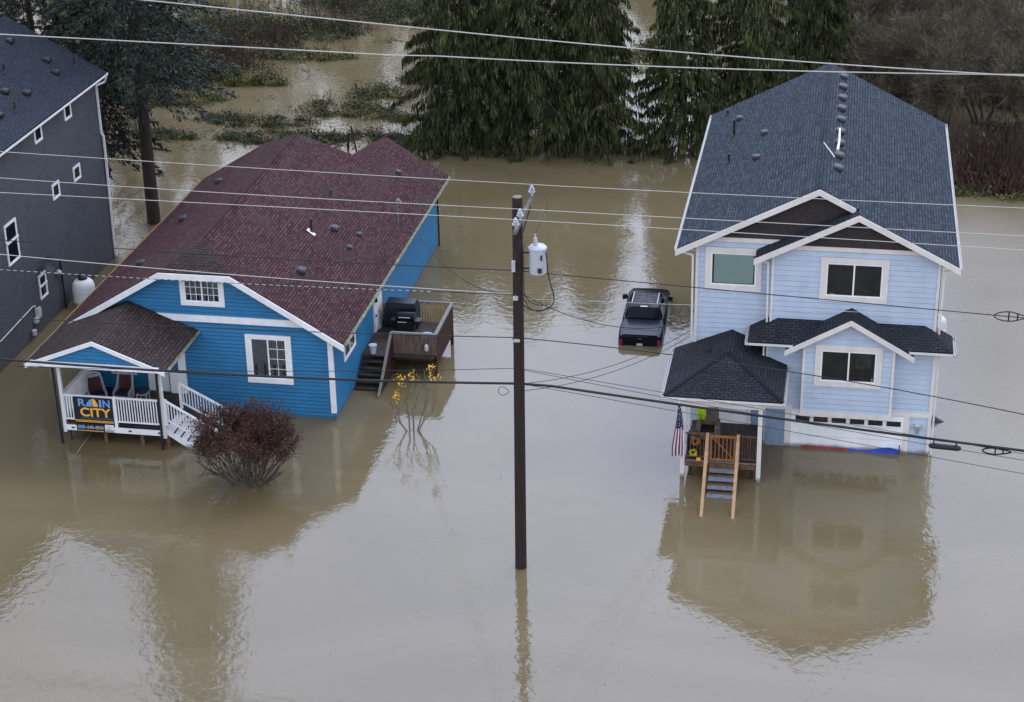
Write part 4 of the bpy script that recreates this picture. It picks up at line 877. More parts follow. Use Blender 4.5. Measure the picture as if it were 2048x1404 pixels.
mb = MB(); mb.prism([tp(-.18,2.31,1.09),tp(.18,2.31,1.09),tp(.18,2.37,1.115),tp(-.18,2.37,1.115)], (0,-.03,.02)); obj('cargo_lamp', mb, white_paint, TK)
mb = MB(); mb.prism([tp(-.42,5.1,.575),tp(.42,5.1,.575),tp(.34,5.75,.50),tp(-.34,5.75,.50)], (0,0,.02)); obj('hood_scoop', mb, carp, TK)

# ================================================================== SMALL THINGS
# hung sign with lettering
def text_mesh(s, size, m, parent, at, y, ext=.004, off=0.0, sx=1.0, name='lettering'):
    cu = bpy.data.curves.new('txt', 'FONT'); cu.body = s; cu.size = size; cu.extrude = ext; cu.offset = off; cu.align_x = 'LEFT'
    o = bpy.data.objects.new('txt', cu); me = bpy.data.meshes.new_from_object(o)
    bpy.data.objects.remove(o); bpy.data.curves.remove(cu)
    xs = [v.co.x for v in me.vertices]; x0, x1 = min(xs), max(xs)
    loc = WL[parent.name]
    for v in me.vertices:
        X = at[0]+(v.co.x-x0)*sx*(at[2]/(x1-x0) if len(at) > 2 else 1); Z = at[1]+v.co.y; v.co = (X-loc[0], y-v.co.z-loc[1], Z-loc[2])
    me.name = name; return link(name, me, parent, None, m)
sgn_bg = mat('sign_black', (.010,.014,.018), .45, var=.05); sgn_bl = mat('sign_blue', (.13,.33,.66), .5, var=.05); sgn_or = mat('sign_orange', (.80,.40,.075), .5, var=.05); sgn_gr = mat('sign_grey_blue', (.12,.18,.24), .5, var=.05)
SG = thing('banner_sign', 'black sign with blue and orange lettering hung on the white porch rail', 'sign', (-31.6, 69.34, .6))
SY = 69.345
mb = MB(); mb.box(-32.52,-30.72,SY,SY+.02,1.06,2.30); obj('panel', mb, sgn_bg, SG)
text_mesh('R', .50, sgn_bl, SG, (-32.30,1.86,.36), SY-.004, off=.012); 
mb = MB(); mb.prism([(-31.93,SY-.003,1.86),(-31.67,SY-.003,1.86),(-31.67,SY-.003,2.22),(-31.74,SY-.003,2.20),(-31.93,SY-.003,1.98)], (0,-.006,0)); obj('blue_half', mb, sgn_bl, SG)
mb = MB(); mb.prism([(-31.62,SY-.003,1.86),(-31.39,SY-.003,1.86),(-31.40,SY-.003,1.99),(-31.47,SY-.003,2.12),(-31.52,SY-.003,2.23),(-31.64,SY-.003,2.24),(-31.65,SY-.003,2.05)], (0,-.006,0)); obj('orange_half', mb, sgn_or, SG)
text_mesh('I', .50, sgn_bl, SG, (-31.33,1.86,.11), SY-.004, off=.012); text_mesh('N', .50, sgn_bl, SG, (-31.16,1.86,.33), SY-.004, off=.012)
text_mesh('CITY', .58, sgn_or, SG, (-32.24,1.38,1.42), SY-.004, off=.015)
text_mesh('RESTORATION & CLEANING', .10, sgn_gr, SG, (-32.22,1.25,1.46), SY-.004)
mb = MB(); mb.box(-32.5,-30.74,SY-.012,SY-.002,1.155,1.185); mb.box(-32.5,-30.74,SY-.012,SY-.002,1.09,1.125); obj('stripe', mb, sgn_or, SG)
SG2 = thing('phone_sign', 'narrow black sign with a blue and grey phone number below the large sign', 'sign', (-31.8, 69.34, .6))
mb = MB(); mb.box(-32.50,-31.20,SY,SY+.02,.60,.99); obj('panel', mb, sgn_bg, SG2)
text_mesh('888', .22, sgn_bl, SG2, (-32.44,.76,.34), SY-.004, off=.006); text_mesh('-648-4858', .22, porcel, SG2, (-32.07,.76,.82), SY-.004, off=.004)
mb = MB(); mb.box(-32.46,-31.24,SY-.012,SY-.002,.645,.675); obj('stripe', mb, sgn_or, SG2)
CDx = thing('notice_card', 'small white notice card beside the phone number sign', 'card', (-31.0, 69.34, .6))
obj('card', MB().box(-31.17,-30.77,SY,SY+.012,.64,1.0), white_paint, CDx)
mb = MB(); 
for k in range(4): mb.box(-31.12+.03*(k%2),-30.82-.05*(k%3),SY-.006,SY-.001,.90-k*.06,.915-k*.06)
obj('print_lines', mb, sgn_gr, CDx)
# wicker chairs
def wchair(x, y, rz, label, cush):
    t = thing('wicker_chair', label, 'chair', (x, y, .98), 'wicker chairs on the white porch'); c, s = math.cos(rz), math.sin(rz)
    def q(a, b, z): return (x+a*c-b*s, y+a*s+b*c, .98+z)
    mb = MB()
    for sx in (-1, 1):      # sweeping arms that rise into the back
        P = [q(sx*.36,-.38,.0),q(sx*.36,-.36,.5),q(sx*.37,-.1,.56),q(sx*.36,.15,.72),q(sx*.33,.3,1.05),q(sx*.28,.38,1.25)]
        mb.tube(curve_pts(P, 4), .05, 7)
        mb.prism([q(sx*.36,-.36,.1),q(sx*.36,-.36,.5),q(sx*.36,.3,.7),q(sx*.36,.3,.1)], Vector(q(sx*.33,0,0))-Vector(q(sx*.36,0,0)))
    mb.tube(curve_pts([q(-.28,.38,1.25),q(0,.42,1.32),q(.28,.38,1.25)],5), .05, 7)
    mb.prism([q(-.34,-.36,.12),q(.34,-.36,.12),q(.34,.3,.12),q(-.34,.3,.12)], (0,0,.22)); 
    mb.prism([q(-.34,.28,.2),q(.34,.28,.2),q(.28,.38,1.22),q(-.28,.38,1.22)], Vector(q(0,.05,0))-Vector(q(0,0,0)))
    obj('frame', mb, wicker, t, smooth=True)
    mb = MB(); mb.prism([q(-.3,-.33,.35),q(.3,-.33,.35),q(.3,.26,.35),q(-.3,.26,.35)], (0,0,.13)); obj('seat_cushion', mb, navy, t)
    mb = MB(); mb.prism([q(-.27,.18,.48),q(.27,.18,.48),q(.25,.30,1.1),q(-.25,.30,1.1)], Vector(q(0,.07,0))-Vector(q(0,0,0))); obj('back_cushion', mb, cush, t)
    return t
wchair(-32.35, 71.5, R(35), 'grey wicker armchair with maroon cushions in the left corner of the white porch', maroon)
wchair(-31.2, 71.9, R(0), 'grey wicker armchair facing the water in the middle of the white porch', maroon)
t = thing('side_table', 'small wicker side table with a dark basket behind the porch sign rail', 'table', (-30.2,71.6,.98))
mb = MB(); mb.box(-30.45,-29.95,71.4,71.85,1.5,1.55); obj('table_top', mb, wicker, t)
for a, b in ((-30.42,71.43),(-29.98,71.43),(-30.42,71.82),(-29.98,71.82)): obj('leg', MB().box(a-.02,a+.02,b-.02,b+.02,.98,1.5), wicker, t)
mb = MB(); mb.lathe([(.16,0),(.22,.05),(.24,.2),(.2,.24)], (-30.2,71.6,1.55), 14); b_ = obj('basket', mb, navy, loc=(-30.2,71.6,1.55)); tag(b_, 'dark round basket on the wicker side table', 'basket')
# grill and things on the side deck
def soft_box(mb, x0, x1, y0, y1, z0, z1, top=.7, n=4):
    A = [(x0,y0,z0),(x1,y0,z0),(x1,y1,z0),(x0,y1,z0)]; cx, cy = (x0+x1)/2, (y0+y1)/2
    lv = [(1,0),(1.0,.55),(.96,.8),(top,1)]
    R_ = [[(cx+(x-cx)*s, cy+(y-cy)*s, z0+(z1-z0)*h) for x, y, _ in A] for s, h in lv]
    for a, b in zip(R_, R_[1:]):
        for i in range(4): mb.face([a[i],a[(i+1)%4],b[(i+1)%4],b[i]])
    mb.face(R_[-1])
g = thing('barbecue_grill', 'black barbecue grill with steel handles on the side deck', 'grill', (-20.1, 80.6, DZ))
mb = MB(); mb.box(-20.55,-19.75,80.35,80.95,DZ+.1,DZ+.75); obj('cabinet', mb, black_pl, g)
mb = MB(); mb.tube([(-20.6,80.65,DZ+.82),(-19.7,80.65,DZ+.82)], .3, 18); obj('lid', mb, carp, g, smooth=True)
mb = MB(); mb.tube([(-20.45,80.33,DZ+.95),(-19.9,80.33,DZ+.95)], .02, 8); mb.tube([(-20.5,80.3,DZ+.72),(-20.05,80.3,DZ+.72)], .02, 8); obj('handle', mb, galv, g)
for s in (-1, 1): obj('side_shelf', MB().box(-20.15+s*.42-.0,-20.15+s*.72,80.4,80.9,DZ+.72,DZ+.76), black_pl, g)
mb = MB(); soft_box(mb, -21.4,-19.75,81.2,82.0,DZ,DZ+1.3,.85); tag(obj('covered_furniture', mb, mat('black_tarp', (.008,.016,.026), .4, var=.5, vscale=2), loc=(-20.6,81.6,DZ)), 'large dark tarp covered shape at the back of the side deck', 'cover')
t = thing('bucket', 'pale grey bucket standing on the deck landing by the blue wall', 'bucket', (-21.2,78.15,DZ))
mb = MB(); mb.lathe([(.13,0),(.18,.42),(.195,.42),(.195,.45)], (-21.2,78.15,DZ), 18); obj('pail', mb, mat('pale_plastic', (.50,.56,.62), .4), t, smooth=True)
t = thing('steel_bowl', 'shiny steel bowl on the near right corner of the side deck rail box', 'bowl', (-18.75,78.9,DZ))
mb = MB(); mb.lathe([(.16,0),(.30,.16),(.33,.2),(.28,.18),(.15,.05)], (-18.75,78.85,DZ+.6), 18); obj('bowl', mb, galv, t, smooth=True)
mb = MB(); mb.box(-18.95,-18.55,78.65,79.05,DZ,DZ+.6); obj('stand', mb, black_pl, t)
tag(obj('leaning_board', MB().prism([(-21.62,81.0,DZ),(-21.55,81.0,DZ),(-21.68,81.05,DZ+1.2),(-21.72,81.05,DZ+1.2)], (0,.5,0)), mat('pale_board', (.30,.36,.46)), loc=(-21.6,81.2,DZ)), 'pale blue board leaning between the side door and the dark cover', 'board')
t = thing('deck_planter', 'small grey planter-like object on the front boards of the side deck', 'lantern', (-18.7,78.2,1.5))
mb = MB(); mb.lathe([(.05,0),(.10,.05),(.10,.28),(.03,.36)], (-18.62,78.2,1.35), 8); obj('body', mb, galv, t)  # indistinct grey item taken for a planter, given a lantern outline
# propane tank
def ptank(x, y, zt, r_, label, grp=None, m=None):
    t = thing('propane_tank', label, 'tank', (x, y, 0)); 
    mb = MB(); mb.lathe([(r_*.9,-.6),(r_*.97,0),(r_,.2),(r_,zt*.62),(r_*.93,zt*.74),(r_*.72,zt*.84),(r_*.40,zt*.88)], (x,y,0), 28); obj('vessel', mb, m or white_paint, t, smooth=True)
    mb = MB(); mb.lathe([(r_*.42,0),(r_*.42,zt*.10),(r_*.46,zt*.12),(r_*.40,zt*.14),(r_*.1,zt*.15)], (x,y,zt*.86), 18); obj('dome_cap', mb, black_pl, t, smooth=True)
    mb = MB(); mb.lathe([(r_+.004,0),(r_+.012,.01),(r_+.004,.02)], (x,y,zt*.45), 28); obj('band', mb, galv, t)
    return t
ptank(-38.25, 84.5, 1.55, .58, 'white upright propane tank with dark cap between the charcoal house and maroon roof')
t = thing('barrel', 'dull white rounded barrel half hidden behind the right wall of the pale house', 'barrel', (5.15,87.0,0))
mb = MB(); mb.lathe([(.5,-.5),(.55,0),(.56,.35),(.5,.62),(.34,.78),(.1,.84)], (5.1,87.0,0), 20); obj('vessel', mb, mat('dull_white', (.55,.55,.57), .6, var=.25, vscale=3), t, smooth=True)
obj('lid', MB().lathe([(.2,0),(.22,.06),(.1,.1)], (5.1,87.0,.8), 14), galv, t)
# curved dark cover poking out at the right corner
mb = MB(); prof = [(0,.0),(.0,.42),(.22,.46),(.45,.38),(.68,.2),(1.0,.02),(1.25,-.12)]
secs = []
for i, (xx, h) in enumerate(prof): secs.append([(4.3+xx,76.9-.35*max(0,1-xx/1.3)*math.cos(a)-.0, max(h,0.0)*math.sin(a)-.05) for a in [k*math.pi/8 for k in range(9)]])
for a, b in zip(secs, secs[1:]):
    for j in range(8): mb.face([a[j],a[j+1],b[j+1],b[j]])
tag(obj('sunken_hull', mb, mat('black_hull', (.008,.009,.010), .25), loc=(4.9,76.9,0), smooth=True), 'black pointed hull shape poking out of the water at the garage corner', 'hull')
# flag on the left porch post
FG = thing('flag', 'limp stars and stripes flag hanging from the left porch post', 'flag', (-5.95, 69.9, 1.1))
red_f = mat('flag_red', (.17,.035,.06), .8, var=.15); wht_f = mat('flag_white', (.72,.70,.75), .8, var=.05); blu_f = mat('flag_blue', (.022,.035,.10), .8, var=.1)
def fold(s, h):        # s across the cloth 0..1, h down 0..1 -> gathered hanging cloth
    w_ = .09+.44*min(1, h*1.25)**.9; a = s*math.pi*5
    return (-5.96+(s-.5)*w_+.02*math.sin(h*5), 69.86-.05*math.sin(a)*(.5+h)-.03, 3.5-h*2.35-.18*abs(s-.5)*h+.05*math.cos(s*9))
ms, mw, mbl = MB(), MB(), MB(); NS, NH = 39, 20
for i in range(NS):
    for j in range(NH):
        a = [fold(i/NS, j/NH), fold((i+1)/NS, j/NH), fold((i+1)/NS, (j+1)/NH), fold(i/NS, (j+1)/NH)]
        if j < 9: mbl.face(a)
        elif (i//5) % 2 == 0: ms.face(a)
        else: mw.face(a)
obj('red_stripes', ms, red_f, FG, smooth=True); obj('white_stripes', mw, wht_f, FG, smooth=True); obj('canton', mbl, blu_f, FG, smooth=True)
mb = MB(); rr = random.Random(3)
for r_ in range(7):
    for c_ in range(4):
        s = (c_+.5+.5*(r_%2))/4.6; h = .06+r_*.055; p = Vector(fold(s, h))-Vector((0,.02,0)); k = .022
        pts = [(p.x+math.cos(math.pi/2+q*math.pi/5)*(k if q%2==0 else k*.42), p.y, p.z+math.sin(math.pi/2+q*math.pi/5)*(k if q%2==0 else k*.42)) for q in range(10)]
        mb.prism(pts, (0,-.004,0))
obj('stars', mb, wht_f, FG)
mb = MB(); mb.tube([(-5.85,70.05,3.05),(-5.97,69.8,3.62)], .015, 6); mb.lathe([(.0,0),(.035,.03),(.035,.05),(.0,.08)], (-5.97,69.8,3.6), 8); obj('flagpole', mb, white_paint, FG)
# armchair with jacket, bag, decorations on the pale house porch
t = thing('armchair', 'brown grey upholstered armchair on the pale house porch', 'armchair', (-4.95,72.3,.82))
am = mat('taupe_fabric', (.13,.105,.09), .9, var=.15, vscale=6)
mb = MB(); mb.box(-5.4,-4.5,71.9,72.75,.9,1.25); obj('base', mb, am, t)
mb = MB(); soft_box(mb, -5.4,-4.5,72.45,72.85,1.2,2.15,.8); obj('backrest', mb, am, t)
for x in (-5.42,-4.62):
    mb = MB(); soft_box(mb, x,x+.2,71.85,72.7,.9,1.58,.85); obj('armrest', mb, am, t)
mb = MB(); mb.box(-5.2,-4.64,71.9,72.45,1.25,1.36); obj('seat_cushion', mb, black_pl, t)
mb = MB(); rr = random.Random(8)
cx0 = -5.22
for i in range(10):
    for j in range(8):
        def jp(a, b):
            s, h = a/10, b/8; return (cx0+(s-.5)*(.52-.22*h)+.03*math.sin(7*h+s*9), 72.36-.14*math.sin(h*3)-.05*math.sin(s*12), 2.42-.75*h+.06*math.sin(s*6)*(1-h)-.12*abs(s-.5))
        mb.face([jp(i,j),jp(i+1,j),jp(i+1,j+1),jp(i,j+1)])
mb.face([(cx0-.26,72.36,2.36),(cx0+.26,72.36,2.36),(cx0+.2,72.7,2.3),(cx0-.2,72.7,2.3)])
tag(obj('lime_jacket', mb, mat('lime_fabric', (.38,.62,.03), .7, var=.15), loc=(cx0,72.3,1.6), smooth=True), 'bright lime jacket draped over the armchair back', 'jacket')
t = thing('bag', 'black bag with a round blue badge left of the armchair', 'bag', (-5.45,70.9,.82))
mb = MB(); soft_box(mb, -5.7,-5.2,70.7,71.1,.82,1.75,.75); obj('bag_body', mb, black_pl, t)
mb = MB(); mb.tube([(-5.43,70.69,1.6),(-5.43,70.67,1.6)], .07, 14); obj('badge', mb, mat('badge_blue', (.03,.30,.62), .5), t)
def wreathy(name, label, cat, c, r_, cols, n, sd_):
    mb = MB(); rr = random.Random(sd_); t = thing(name, label, cat, c)
    for m_, fr_ in cols:
        mb = MB()
        for i in range(int(n*fr_)):
            a = rr.uniform(0, 6.28); q = r_*(.45+.55*rr.random()); p = Vector((c[0]+q*math.cos(a), c[1]-.02-.05*rr.random(), c[2]+q*math.sin(a))); k = rr.uniform(.02,.05); b = rr.uniform(0,3.14)
            mb.face([p+Vector((k*math.cos(b),0,k*math.sin(b))), p+Vector((-k*math.sin(b)*.6,-.02,k*math.cos(b)*.6)), p-Vector((k*math.cos(b),.01,k*math.sin(b))), p-Vector((-k*math.sin(b)*.6,.02,k*math.cos(b)*.6))])
        obj('leaves', mb, m_, t)
    mb = MB(); pts = [(c[0]+r_*.7*math.cos(a*.3926), c[1], c[2]+r_*.7*math.sin(a*.3926)) for a in range(17)]; mb.tube(pts, .02, 5); obj('ring', mb, wood_br, t)
rust = mat('rust_leaves', (.30,.09,.02), .7, var=.4); yel = mat('yellow_leaves', (.62,.36,.02), .6, var=.25); olive = mat('olive_leaves', (.22,.25,.03), .7, var=.4)
wreathy('autumn_wreath', 'orange autumn wreath hung on the left porch rail of the pale house', 'wreath', (-5.28,70.1,1.76), .2, [(rust,1)], 110, 1)
wreathy('flower_bunch', 'yellow green flower bunch below the orange wreath', 'flowers', (-5.36,70.1,1.22), .17, [(olive,.7),(yel,.4)], 110, 2)
tag(obj('orange_box', MB().box(-5.22,-5.04,70.0,70.1,.87,.97), sgn_or, loc=(-5.13,70.05,.87)), 'small orange box on the porch edge below the flowers', 'box')
# skull ornament
t = thing('skull_ornament', 'white horned skull ornament on the wall right of the garage door', 'wall ornament', (3.93,73.6,1.2))
mb = MB(); y = 73.60; mb.prism([(3.84,y,1.42),(4.02,y,1.42),(4.03,y,1.28),(3.98,y,1.05),(3.95,y,.98),(3.91,y,.98),(3.88,y,1.05),(3.83,y,1.28)], (0,-.07,0)); obj('skull', mb, white_paint, t)
mb = MB()
for s in (-1, 1): mb.tube(curve_pts([(3.93+s*.08,y-.03,1.36),(3.93+s*.2,y-.04,1.34),(3.93+s*.25,y-.04,1.22),(3.93+s*.2,y-.04,1.12)],4), [.03,.03,.028,.026,.024,.022,.02,.018,.016,.014,.01,.006,.004], 6)
obj('horn', mb, porcel, t)
# flood barrier tarp at the garage
mb = MB(); rr = random.Random(5); X = [-1.35+.2*i for i in range(24)]
hh = [.02,.03,.06,.10,.11,.10,.09,.10,.09,.08,.09,.10,.09,.08,.06,.05,.06,.10,.15,.18,.20,.21,.19,.15]
def tarp(i0, i1):
    mb = MB()
    for i in range(i0, i1):
        z0, z1 = hh[i]*1.25, hh[min(i+1,23)]*1.25; ya, yb_ = 73.5+.03*math.sin(i), 73.5+.03*math.sin(i+1)
        mb.face([(X[i],ya-.06,-.15),(X[i]+.2,yb_-.06,-.15),(X[i]+.2,yb_,z1),(X[i],ya,z0)]); mb.face([(X[i],ya,z0),(X[i]+.2,yb_,z1),(X[i]+.2,yb_+.06,z1-.03),(X[i],ya+.06,z0-.03)])
    return mb
t = thing('tarp', 'red and blue tarp bunched along the foot of the garage door', 'tarp', (1,73.5,0))
obj('red_cloth', tarp(2,12), mat('tarp_red', (.22,.03,.035), .5, var=.3), t, smooth=True); obj('blue_cloth', tarp(12,23), mat('tarp_blue', (.012,.06,.42), .45, var=.3), t, smooth=True)
obj('strap', MB().box(3.22,3.26,73.45,73.5,-.1,.42), black_pl, t)
# fallen sticks on the slate roof
for a, b, r_, lb in (((-.13,79.9,zr(-.13)+.18),(-.09,82.2,zr(-.09)+.45),.06,'pale broken branch lying along the ridge vents of the pale house'),((-.24,79.0,zr(-.24)+.1),(-.75,79.6,zr(-.75)+.3),.03,'short pale stick lying across the ridge near the lowest vents')):
    mb = MB(); mb.tube([a, ((a[0]+b[0])/2+.03,(a[1]+b[1])/2,(a[2]+b[2])/2-.03), b], [r_,r_*.9,r_*.7], 7); tag(obj('broken_branch', mb, mat('bleached_wood', (.62,.60,.58), .7), loc=a), lb, 'branch')
mb = MB(); mb.tube([(-32.27,70.3,.05),(-32.16,68.3,.06)], .025, 6); tag(obj('floating_pole', mb, wood_tan, loc=(-32.2,69.4,0)), 'pale pole slanting out of the water in front of the white porch', 'pole')
mb = MB()
for a, b, r_ in (((-5.9,74.9,3.5),(-6.2,74.9,3.2),.02),): pass
pts = [(-6.0+.22*math.cos(q*.35)-.25,74.8,5.45+.42*math.sin(q*.35)) for q in range(19)]
mb.tube(pts, .014, 5, cap=False); mb.tube([(-5.9,74.8,5.0),(-6.4,74.8,4.75),(-6.9,74.9,4.70)], .02, 5)
tag(obj('hanging_cable_coil', mb, cable_m, loc=(-6.1,74.8,5)), 'black cable coil hanging on the left corner of the pale house', 'cable coil')

# ================================================================== VEGETATION
def np_mesh(name, V, F, m, parent=None, loc=None):
    off = np.array(WL[parent.name] if parent else (loc or (0,0,0)))
    V = np.asarray(V, dtype=np.float32)-off; F = np.asarray(F, dtype=np.int32); k = F.shape[1]
    me = bpy.data.meshes.new(name); me.vertices.add(len(V)); me.vertices.foreach_set('co', V.ravel())
    me.loops.add(F.size); me.loops.foreach_set('vertex_index', F.ravel())
    me.polygons.add(len(F)); me.polygons.foreach_set('loop_start', np.arange(0, F.size, k, dtype=np.int32)); me.polygons.foreach_set('loop_total', np.full(len(F), k, dtype=np.int32))
    me.update(); me.validate(); return link(name, me, parent, loc, m)
def kites(P, D, Ln, Wd, rng, mid=.45, bend=.0):
    """leaf-shaped quads: base P, direction D, length Ln, width Wd"""
    n = len(P); D = D/np.linalg.norm(D, axis=1, keepdims=True)
    r = rng.normal(size=(n,3)); S = np.cross(D, r); S /= np.linalg.norm(S, axis=1, keepdims=True)+1e-9
    Ln = Ln[:,None]; Wd = Wd[:,None]; M = P+D*Ln*mid; tip = P+D*Ln; tip[:,2] -= (bend*Ln[:,0])
    V = np.empty((n,4,3)); V[:,0] = P; V[:,1] = M+S*Wd*.5; V[:,2] = tip; V[:,3] = M-S*Wd*.5
    return V.reshape(-1,3), np.arange(4*n).reshape(n,4)
cedar_f = foliage('cedar_foliage', (.009,.016,.005), (.026,.038,.011), (.11,.115,.04), 1.1)
fir_f = foliage('fir_foliage', (.007,.014,.012), (.020,.034,.026), (.060,.078,.055), 1.3)
fir_dk = foliage('dark_fir_foliage', (.006,.011,.010), (.013,.022,.018), (.030,.040,.026), 1.3)
bram_f = foliage('bramble_foliage', (.030,.042,.015), (.070,.082,.026), (.17,.15,.05), 1.0)
bram_d = foliage('dark_bramble_foliage', (.018,.030,.014), (.042,.055,.024), (.11,.105,.038), 1.0)
redb_f = foliage('red_bush_leaves', (.026,.012,.011), (.050,.020,.018), (.12,.062,.038), 1.6)
wine_f = foliage('wine_thicket_twigs', (.055,.018,.019), (.090,.045,.036), (.16,.12,.075), .8)
olive_f = foliage('mossy_twigs', (.034,.031,.021), (.075,.065,.043), (.16,.135,.090), .6)
bark_c = mat('cedar_bark', (.060,.040,.030), .85, var=.4, vscale=3, sc=(3,3,.4))
bark_f = mat('fir_bark', (.030,.021,.019), .85, var=.45, vscale=3, sc=(4,4,.5), bump=.02, bscale=5)
bark_g = mat('mossy_bark', (.070,.064,.046), .85, var=.45, vscale=2)
bark_w = mat('wine_bark', (.045,.028,.025), .8, var=.4, vscale=3)

def conifer(x, y, H, R0, seed, label, fm, bm, z_low=.4, nb=170, per=110, droop=.35, hang=1.0, L0=(.28,.75), W0=(.05,.11), trunk_r=.28, lean=(0,0), group='conifers standing in the flood', pw_=.75, lobes=0):
    rng = np.random.default_rng(seed); t = thing('cedar_tree' if hang > .5 else 'fir_tree', label, 'tree', (x,y,0), group)
    mb = MB(); mb.tube([(x+lean[0]*z/H, y+lean[1]*z/H, z) for z in (-.8, 0, H*.35, H*.7, H*.97)], [trunk_r*1.15,trunk_r,trunk_r*.75,trunk_r*.4,.04], 12); 
    Ps, Ds, Ls_, Ws = [], [], [], []
    for i in range(nb):
        f = (i+.5)/nb; z = z_low+(H-z_low)*f**.92; a = i*2.39996+rng.uniform(-.4,.4)
        Lb = R0*(1-((z-z_low)/(H-z_low))**1.35)**pw_*rng.uniform(.62,1.1)+.25
        if lobes: Lb *= 1+.22*math.sin(lobes*a+z*.7)
        tx_, ty_ = x+lean[0]*z/H, y+lean[1]*z/H; c, s = math.cos(a), math.sin(a); rise = rng.uniform(.0,.22)
        if i % 2 == 0: mb.tube([(tx_+c*Lb*q, ty_+s*Lb*q, z+rise*Lb*q-droop*Lb*q*q) for q in (0,.35,.7,.98)], [.05,.035,.02,.008], 4, cap=False)
        n = max(6, int(per*(Lb/R0)**1.15)); q = rng.uniform(.12,1.05,n)**.75; side = rng.normal(0,1,n)*.16*Lb*(1.15-q)+rng.normal(0,.06,n)
        P = np.stack([tx_+c*Lb*q-s*side, ty_+s*Lb*q+c*side, z+rise*Lb*q-droop*Lb*q*q+rng.normal(0,.05,n)], 1)
        o = rng.normal(0,.35,(n,3)); D = np.stack([c*.55-s*np.sign(side)*.25, s*.55+c*np.sign(side)*.25, np.full(n,-.12)], 1)*(1-hang)+np.array([[c*.15,s*.15,-1]])*hang+o*(.35 if hang > .5 else .6)
        Ps.append(P); Ds.append(D); Ls_.append(rng.uniform(*L0,n)); Ws.append(rng.uniform(*W0,n))
    P = np.concatenate(Ps); P[:,2] = np.maximum(P[:,2], .05)
    V, F = kites(P, np.concatenate(Ds), np.concatenate(Ls_), np.concatenate(Ws), rng)
    obj('trunk', mb, bm, t, smooth=True); np_mesh('crown', V, F, fm, t); return t
def leafblob(rng, c, r, n, flat=.6):
    d = rng.normal(size=(n,3)); d /= np.linalg.norm(d, axis=1, keepdims=True); q = rng.uniform(.35,1,n)[:,None]**.5
    return np.array(c)+d*q*np.array([r,r,r*flat])
K2 = dict(group='cedars behind the flooded yards', pw_=.5, per=190, W0=(.04,.10))
conifer(-24.2,112.6,12.5,3.9,1,'left cedar of the middle clump with a long low branch reaching left', cedar_f, bark_c, lobes=3, **K2)
conifer(-19.9,113.0,13.5,4.1,2,'broad drooping cedar directly above the utility pole', cedar_f, bark_c, nb=190, lobes=2, **K2)
conifer(-15.6,112.9,12.0,3.7,3,'cedar right of the pole top, beside the strip of open water', cedar_f, bark_c, lobes=3, **K2)
conifer(-9.9,113.2,12.5,3.3,4,'cedar just right of the open strip of water, left of the slate roof', cedar_f, bark_c, lobes=2, **K2)
conifer(-5.9,116.0,14.5,3.8,5,'tall cedar rising behind the left slope of the slate roof', cedar_f, bark_c, nb=190, lobes=3, **K2)
conifer(-2.0,121.5,14,3.0,6,'cedar left of the slate roof ridge, farthest back', cedar_f, bark_c, **K2)
conifer(-22.8,121,15,3.2,7,'cedar behind the left cedar of the middle clump', cedar_f, bark_c, **K2)
conifer(-17.6,126,14,3.0,8,'cedar at the top edge behind the middle clump', cedar_f, bark_c, **K2)
conifer(-38.81,96.4,35,5.0,11,'large fir with a tall bare trunk left of the maroon roof', fir_f, bark_f, z_low=7.6, nb=360, per=260, droop=.30, hang=.12, L0=(.18,.42), W0=(.05,.11), trunk_r=.40, pw_=.45, group='firs by the charcoal house')
K3 = dict(droop=.42, hang=.30, L0=(.2,.48), W0=(.07,.15), trunk_r=.3, group='firs by the charcoal house')
conifer(-42.4,98.3,22,3.3,12,'dark fir with low hanging branches between the charcoal house and the bare trunk', fir_dk, bark_f, z_low=4.0, nb=220, per=120, **K3)
conifer(-47.5,102,23,4.8,13,'dark fir behind the charcoal roof edge', fir_dk, bark_f, z_low=2.0, nb=200, per=150, **K3)
conifer(-54,107,22,5.0,14,'dark fir above the ridge of the charcoal roof', fir_dk, bark_f, z_low=2.0, nb=190, per=150, **K3)
conifer(-60,112,20,5,15,'dark fir in the top left corner', fir_dk, bark_f, z_low=1.0, nb=160, per=140, **K3)
conifer(-49,122,14,4.5,16,'dark fir at the top edge above the large fir', fir_dk, bark_f, z_low=1.0, nb=160, per=140, **K3)
# ---- bare broadleaf trees
def branching(mb, rng, p, d, L_, r, depth, tips, spread=.55, up=.15, kids=(2,3), shrink=.74, segs=None, minr=.007, lim=None):
    if lim and (math.hypot(p[0]-lim[0], p[1]-lim[1]) > min(lim[2], .55+1.25*max(p[2],0))): return
    q = p; pts = [q]; dd = d.copy(); n = 3 if depth > 2 else 2
    for i in range(n):
        dd = dd+rng.normal(0,.13,3)+np.array([0,0,up*.3]); dd /= np.linalg.norm(dd); q = q+dd*L_/n; pts.append(q)
    mb.tube([tuple(a) for a in pts], [max(minr, r*(1-.3*i/n)) for i in range(n+1)], 6 if r > .06 else 3, cap=False)
    if depth == 0: tips.append((q, dd)); return
    if depth <= 2: tips.append((q, dd))
    for k in range(rng.integers(kids[0], kids[1]+1)):
        nd = dd+rng.normal(0, spread, 3)+np.array([0,0,up]); nd /= np.linalg.norm(nd)
        branching(mb, rng, pts[-1] if k == 0 else pts[max(1, n-k % 2)], nd, L_*shrink*rng.uniform(.8,1.15), r*.66, depth-1, tips, spread, up, kids, shrink, minr=minr, lim=lim)
